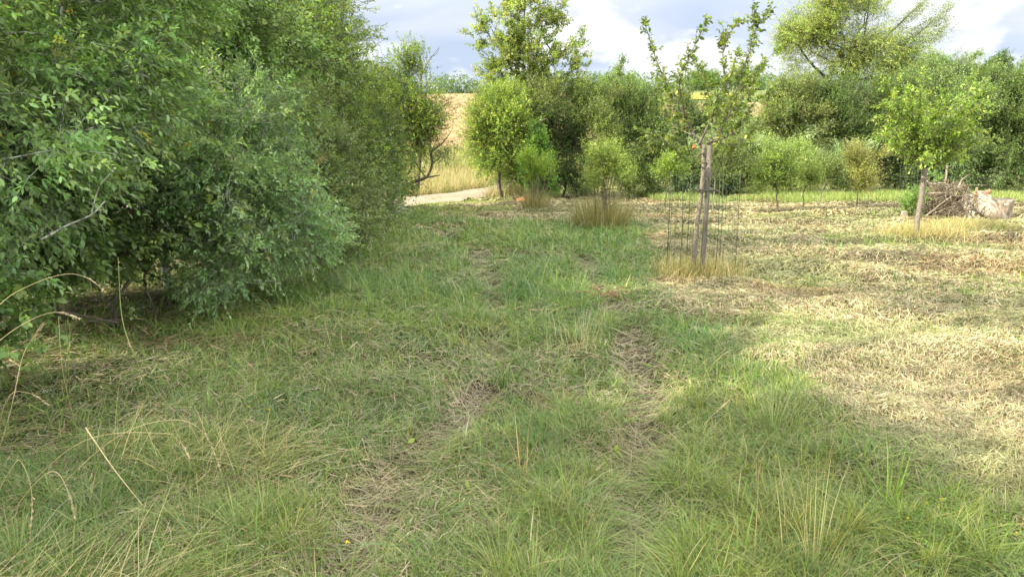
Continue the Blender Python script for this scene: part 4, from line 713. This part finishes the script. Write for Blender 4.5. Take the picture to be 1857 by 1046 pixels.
big = [([q3(1735, 345), q3(1742, 332), q3(1744, 326), q3(1757, 317)], .025, .006), ([q3(1674, 396), q3(1700, 375), q3(1738, 345)], .018, .012), ([q3(1680, 328), q3(1690, 334), q3(1710, 332), q3(1725, 341)], .02, .012), ([q3(1722, 345), q3(1740, 340), q3(1752, 337)], .018, .01), ([q3(1738, 345), q3(1748, 356), q3(1754, 364)], .013, .01), ([q3(1680, 352), q3(1705, 350), q3(1730, 350)], .02, .015)]
bits = [tube(curve(c, 5) - o, np.linspace(ra, rb, len(curve(c, 5))), 7, True, .1, 3) for c, ra, rb in big]; V, Fs, C = merge(bits); mesh_obj('branch', V, Fs, LOGWOOD, br_, None, True)
s_ = 260; T, DD = sample_blobs([bb(1648, 375, ys + .2, 20, 24), bb(1662, 352, ys + .2, 16, 14), bb(1692, 322, ys + .3, 14, 7)], s_, .3)
nl = thing('bramble', 'fresh green bramble growing at the left of the brush pile', 'bramble', G(1645, 398)); V, q, t, C = shoots(T - np.array(nl.location), unit(DD + [0, 0, .6]), np.full(s_, .16), 7, .055, .038, [(.14, .24, .06), (.2, .32, .09)], [1, 1], False); mesh_obj('foliage', V, [q, t], LEAF, nl, C)
bits = [tube(curve([[rng.normal(0, .1), rng.normal(0, .1), 0], p * [.7, .7, .6], p], 3), [.005] * 7, 4, False) for p in (T - np.array(nl.location))[::8]]; V, Fs, C = merge(bits); mesh_obj('stems', V, Fs, TWIG, nl)
V, Fs, C = merge([tube(curve([[0, 0, 0], [.25, .1, .03], [.6, .1, -.06]], 5) , [.012] * 11, 6)]); tag(mesh_obj('fallen_branch', V, Fs, BARK, None, None, True, tuple(q3(1832, 373, .5))), 'thin dark branch sticking out right of the upright stump', 'branch')
V, Fs, C = merge([tube(curve([G(1585, 392), G(1610, 388) + [0, 0, .1], G(1625, 386) + [0, 0, .05]], 5), [.01] * 11, 6)]); tag(mesh_obj('fallen_branch', V, Fs, BARK, None, None, True), 'arched twig on the hay left of the green bramble', 'branch')
log('small_stump', 'low dark stub in dry grass left of the bramble', 'stump', [G(1638, 402), G(1638, 402) + [0, 0, .12], G(1638, 402) + [0.02, 0, .24]], [.09, .08, .07], LOGWOOD)
c0 = G(945, 372); log('sawn_stump', 'freshly sawn orange stump at the foot of the ivy clad stub', 'stump', [c0, c0 + [0, 0, .08], c0 + [0, -.04, .16]], [.26, .2, .17], BARK, CUTWOOD, .25, 8)
_d = thing('debris_heap', 'pinkish bark scraps heaped around the sawn orange stump', 'debris', c0); bits = []
for i in range(120):
    p = np.array([rng.normal(-.1, .3), rng.normal(-.1, .2), rng.uniform(.01, .12)]); a_ = rng.uniform(0, 6.3); L = rng.uniform(.05, .25); bits.append(tube(np.array([p, p + [math.cos(a_) * L, math.sin(a_) * L, rng.normal(0, .04)]]), [.008, .005], 4, False))
V, Fs, C = merge(bits); mesh_obj('scraps', V, Fs, REDWOOD, _d)

# trunks and dead limbs seen under the left hedge
bare('low_limb', 'thin dark crooked limbs arching to the ground under the dogwood', 'dead branch', G(150, 590),
     [([G(215, 600), P(205, 560, 5.6), P(238, 500, 5.9), P(250, 470, 6.1)], .012, .008), ([G(290, 590), P(272, 540, 6), P(262, 510, 6.1), P(268, 480, 6.2)], .009, .006), ([P(40, 552, 5), P(90, 558, 5.1), P(160, 575, 5.2), P(215, 585, 5.3)], .018, .006), ([G(150, 585), P(200, 580, 5.6), G(270, 580)], .01, .006), ([P(190, 560, 5.4), P(230, 520, 5.7), P(240, 500, 5.9)], .006, .004)])
bare('thin_shoot', 'bare pale shoot rising through the left shrub foliage', 'branch', P(70, 440, 3.9), [([P(75, 435, 3.9), P(120, 410, 3.9), P(165, 390, 3.8), P(190, 365, 3.8)], .007, .003), ([P(165, 390, 3.8), P(180, 340, 3.75), P(205, 310, 3.7)], .004, .002)], LICHEN)

# ---------------------------------------------------------------- near stalks, flowers, weeds
STK = flat_mat('straw_stalk', (.50, .40, .2), .6); GSTK = flat_mat('green_stalk', (.25, .29, .08), .6)
def stalk(label, pts, head=True, r=.0013, mat=STK, seeds=60):
    pts = [np.asarray(p, float) for p in pts]; root = thing('grass_stalk', label, 'grass stalk', pts[0], 'seeding grass stalks in the left foreground'); o = pts[0]; c = curve(pts, 8)
    V, Fs, C = merge([tube(c - o, np.linspace(r * 1.3, r * .6, len(c)), 5, False)]); mesh_obj('stem', V, Fs, mat, root, None, True)
    if head:
        n = seeds; i0 = int(len(c) * .74); i = rng.integers(i0, len(c) - 1, n); O = c[i] - o; t = unit(c[i + 1] - c[i]); D = unit(t + rng.normal(0, .28, (n, 3)))
        V, q, tt, C = leaves(O, D, unit(rng.normal(0, 1, (n, 3))), rng.uniform(.010, .020, n), np.full(n, .0034), palette(n, [(.52, .43, .26), (.44, .34, .22), (.6, .52, .34)], [1, 1, 1]), False); mesh_obj('seed_head', V, [q, tt], STRAW, root, C)
def gz(px, py): return G(px, py)
stalk('long arching stalk whose pale seed head droops over at upper left', [P(-60, 640, 2.6), P(0, 552, 2.7), P(60, 515, 2.8), P(120, 497, 2.85), P(160, 505, 2.9), P(192, 530, 2.95)])
stalk('arching stalk with thick pinkish seed head below the long one', [P(-70, 690, 2.5), P(0, 617, 2.6), P(60, 578, 2.7), P(105, 566, 2.75), P(145, 578, 2.8)], seeds=110)
stalk('upright stalk with branched seed head leaning right at the left edge', [gz(-30, 900), P(15, 760, 2.6), P(40, 650, 2.65), P(62, 610, 2.65), P(80, 585, 2.65)], seeds=80)
stalk('thin straight pinkish stalk without seeds behind the branched head', [gz(145, 800), P(115, 680, 3.2), P(106, 575, 3.2)], False)
stalk('straight greenish stalk just right of the thin pinkish one', [gz(135, 790), P(125, 690, 3.2), P(127, 585, 3.2)], False, mat=GSTK)
stalk('tallest single yellow green stalk rising in front of the hedge gap', [gz(285, 760), P(250, 660, 3.6), P(222, 580, 3.65), P(214, 466, 3.7)], False, .0022, GSTK)
stalk('straw stalk looping over into a hooked seed head in the lower left', [gz(60, 930), P(200, 800, 2.6), P(310, 761, 2.75), P(370, 785, 2.8), P(403, 860, 2.8)])
stalk('drooping stalk with pale seed head inside the hooked one', [gz(30, 900), P(150, 800, 2.6), P(290, 785, 2.7), P(325, 800, 2.75), P(345, 832, 2.75)])
stalk('stiff pale reed lying diagonally across the lower left grass', [P(155, 775, 2.75), P(205, 848, 2.65), P(258, 915, 2.6)], False, .0021)
stalk('seed head hanging down at lower left beside the diagonal reed', [gz(0, 960), P(60, 880, 2.5), P(100, 855, 2.5), P(125, 895, 2.5), P(137, 940, 2.5)], seeds=70)
stalk('drooping brown seed head at the far lower left', [gz(-40, 960), P(20, 850, 2.45), P(40, 840, 2.45), P(58, 900, 2.45), P(52, 1000, 2.42)], seeds=80)
stalk('curved stalk crossing the left edge with tiny seeds', [gz(-20, 860), P(10, 730, 2.7), P(50, 712, 2.75), P(90, 735, 2.8)], seeds=40)
x = rng.uniform(-3.2, -1.2, 4600); y = rng.uniform(1.5, 3.5, 4600); kk = vnoise(x, y, 1.2, 77) > .3; x, y = x[kk], y[kk]; n = len(x); B = np.stack([x, y, H(x, y)], 1)
V, q, t, C = blades(B, rng.uniform(.15, .48, n), rng.normal(.2, 1.1, n), np.abs(rng.normal(.8, .35, n)), rng.random(n) * .9, rng.uniform(.0018, .0032, n), palette(n, [(.5, .43, .22), (.38, .37, .14), (.22, .27, .07), (.56, .48, .27)], [3, 2, 2, 2]), rows=5)
tag(mesh_obj('long_dry_grass', V, [q, t], GRASS, None, C), 'long bent yellowing grass in the lower left corner', 'grass', kind='stuff')
def clump(name, label, px, py, n, h, cols, wts, sp=.06, wid=.0035, lean=.25):
    c = G(px, py); a_ = rng.uniform(0, 6.3, n); r_ = np.abs(rng.normal(0, sp, n)); B = np.stack([np.cos(a_) * r_, np.sin(a_) * r_, np.zeros(n)], 1)
    V, q, t, C = blades(B, rng.uniform(.5, 1.1, n) * h, a_, np.abs(rng.normal(lean, .15, n)), rng.random(n) ** 2 * .8, wid * rng.uniform(.6, 1.4, n), palette(n, cols, wts), rows=4)
    tag(mesh_obj(name, V, [q, t], GRASS, None, C, loc=(c[0], c[1], float(H(c[0], c[1])))), label, 'grass clump')
clump('grass_clump', 'tall pale straw stalk clump rising from the bottom edge right of centre', 1475, 1050, 34, .48, [(.5, .45, .22), (.36, .38, .13), (.6, .5, .28)], [2, 2, 2], .09, .003, .1)
clump('grass_clump', 'upright dark green tuft right beside the left wheel rut', 915, 700, 70, .26, [(.09, .17, .04), (.12, .21, .05)], [1, 1], .06, .004, .15)
clump('grass_clump', 'blue green tuft in the middle of the meadow between the ruts', 965, 815, 90, .26, [(.09, .17, .06), (.13, .22, .08)], [1, 1], .07, .003, .2)
clump('grass_clump', 'pale straw stalks leaning up between the wheel ruts', 1055, 640, 60, .45, [(.5, .43, .26), (.6, .52, .34)], [1, 1], .14, .003, .2)
clump('grass_clump', 'golden pair of straw stalks standing above the centre bottom turf', 945, 870, 12, .42, [(.55, .4, .17), (.6, .46, .22)], [1, 1], .03, .0035, .2)
clump('grass_clump', 'dark green tuft at the top of the left wheel rut', 815, 440, 160, .28, [(.07, .14, .04), (.10, .19, .05)], [1, 1], .16, .007, .4)
clump('grass_clump', 'arching grey green tuft left of the mown edge', 1400, 790, 150, .4, [(.2, .27, .12), (.25, .31, .12), (.14, .21, .06)], [1, 1, 1], .12, .004, .3)
clump('grass_clump', 'bright pointed broad blades at the bottom right', 1610, 920, 40, .34, [(.16, .28, .04), (.22, .33, .06)], [1, 1], .09, .005, .25)
clump('grass_clump', 'stiff single broad green blades at the bottom edge', 1335, 1050, 8, .25, [(.16, .28, .04), (.22, .33, .06)], [1, 1], .06, .006, .05)
# dock seed stalks
dk = thing('dock_plant', 'rust brown dock gone to seed fallen across the right wheel rut', 'dock', G(1095, 548)); o = np.array(dk.location); bits = []; lv = []
for i in range(16):
    a_ = rng.uniform(0, 6.3); L = rng.uniform(.15, .42); e = np.array([math.cos(a_) * L, math.sin(a_) * L * .7, rng.uniform(.04, .16)]); c = curve([[0, 0, .05], e * .5 + [0, 0, .06], e], 4); bits.append(tube(c, [.003] * 9, 4, False)); n = 34; i_ = rng.integers(1, 9, n)
    lv.append(leaves(c[i_] + rng.normal(0, .008, (n, 3)), unit(rng.normal(0, 1, (n, 3))), unit(rng.normal(0, 1, (n, 3))), np.full(n, .012), np.full(n, .009), palette(n, [(.26, .09, .045), (.34, .14, .07), (.18, .08, .05)], [1, 1, 1]), False))
V, Fs, C = merge(bits); mesh_obj('stems', V, Fs, REDWOOD, dk); V, Fs, C = merge(lv); mesh_obj('seed_heads', V, Fs, STRAW, dk, C)
# yellow flowers
YF = [(545, 925, 'on the tall stem at bottom left, nearest the lower edge grass'), (452, 738, 'highest of the two beside each other in the left grass'), (488, 742, 'right one of the two beside each other in the left grass'), (630, 983, 'low down at the bottom edge left of centre'),
      (885, 645, 'beside the dark green tuft in the left wheel rut'), (1680, 912, 'biggest of those in the clover at bottom right'), (1708, 905, 'behind the biggest in the bottom right clover'), (1570, 916, 'left of the bottom right clover near the broad blades'), (1725, 970, 'on a taller spike in the bottom right clover'), (1735, 992, 'lowest in the bottom right clover'), (1842, 968, 'at the bottom right edge'), (1645, 300 + 640, 'half hidden left in the bottom right clover')]
for px, py, wh in YF:
    c = G(px, py + 25); tp_ = P(px, py, c[1]); tp_[2] = max(tp_[2], .05); root = thing('yellow_flower', 'small yellow meadow flower ' + wh, 'flower', c, 'yellow flowers in the grass'); o = c
    V, Fs, C = merge([tube(curve([[0, 0, 0], (tp_ - o) * [.4, .4, .5], tp_ - o], 3), [.0012] * 7, 4, False)]); mesh_obj('stem', V, Fs, GSTK, root)
    n = 9; a_ = np.arange(n) * 2.4; D = unit(np.stack([np.cos(a_), np.sin(a_), rng.uniform(.2, .8, n)], 1)); V, q, t, C = leaves(np.repeat((tp_ - o)[None], n, 0) + rng.normal(0, .003, (n, 3)), D, unit(np.array([0, 0, 1.]) + rng.normal(0, .2, (n, 3))), np.full(n, .009), np.full(n, .008), np.zeros((n, 3)), False); mesh_obj('petals', V, [q, t], YELLOW, root)
c = G(85, 740); tp_ = P(85, 708, c[1]); root = thing('white_flower', 'tiny white umbel flower in the grass at far left', 'flower', c); V, Fs, C = merge([tube(np.array([[0, 0, 0], tp_ - c]), [.0012] * 2, 4, False)]); mesh_obj('stem', V, Fs, GSTK, root)
n = 26; O = (tp_ - c) + rng.normal(0, 1, (n, 3)) * [.014, .014, .003]; V, q, t, C = leaves(O, unit(rng.normal(0, 1, (n, 3)) * [1, 1, .1]), np.tile([0, 0, 1.], (n, 1)), np.full(n, .006), np.full(n, .005), np.zeros((n, 3)), False); mesh_obj('petals', V, [q, t], WHITE, root)
# clover and broad leaved weeds
def weeds(name, label, f, n, cols, wts, size, hmax, per=7):
    x, y = f(n); s = len(x); O = np.stack([x, y, H(x, y)], 1); O[:, 2] += rng.random(s) * .02; D = unit(rng.normal(0, .5, (s, 3)) + [0, 0, .9]); V, q, t, C = shoots(O, D, rng.uniform(.4, 1, s) * hmax, per, size, size * .6, cols, wts, True, .1, 1.0); tag(mesh_obj(name, V, [q, t], LEAF, None, C), label, 'ground cover', kind='stuff')
def around(px, py, sx, sy):
    c = G(px, py); return lambda n: (rng.normal(c[0], sx, n), rng.normal(c[1], sy, n))
weeds('clover_patch', 'fresh green trefoil patch with yellow flowers at the bottom right', around(1700, 985, .2, .17), 700, [(.13, .23, .045), (.18, .29, .06)], [1, 1], .014, .16, 9)
weeds('meadow_weeds', 'small low leafy herbs scattered through the turf', lambda n: (lambda xy: (xy[0][k_ := (hay_mask(*xy) < .5) & (vnoise(xy[0], xy[1], 1.9, 99) > .6)], xy[1][k_]))(polar(n, 1.6, 6)), 5200, [(.14, .22, .05), (.22, .31, .07), (.1, .17, .05)], [2, 2, 1], .02, .07, 6)
weeds('broad_weeds', 'scattered broad yellow green leaves low in the nearest turf', lambda n: (lambda xy: (xy[0][k_ := hay_mask(*xy) < .5], xy[1][k_]))(polar(n, 1.9, 3.6, -42, 35)), 90, [(.22, .33, .06), (.30, .38, .07)], [1, 1], .045, .05, 3)
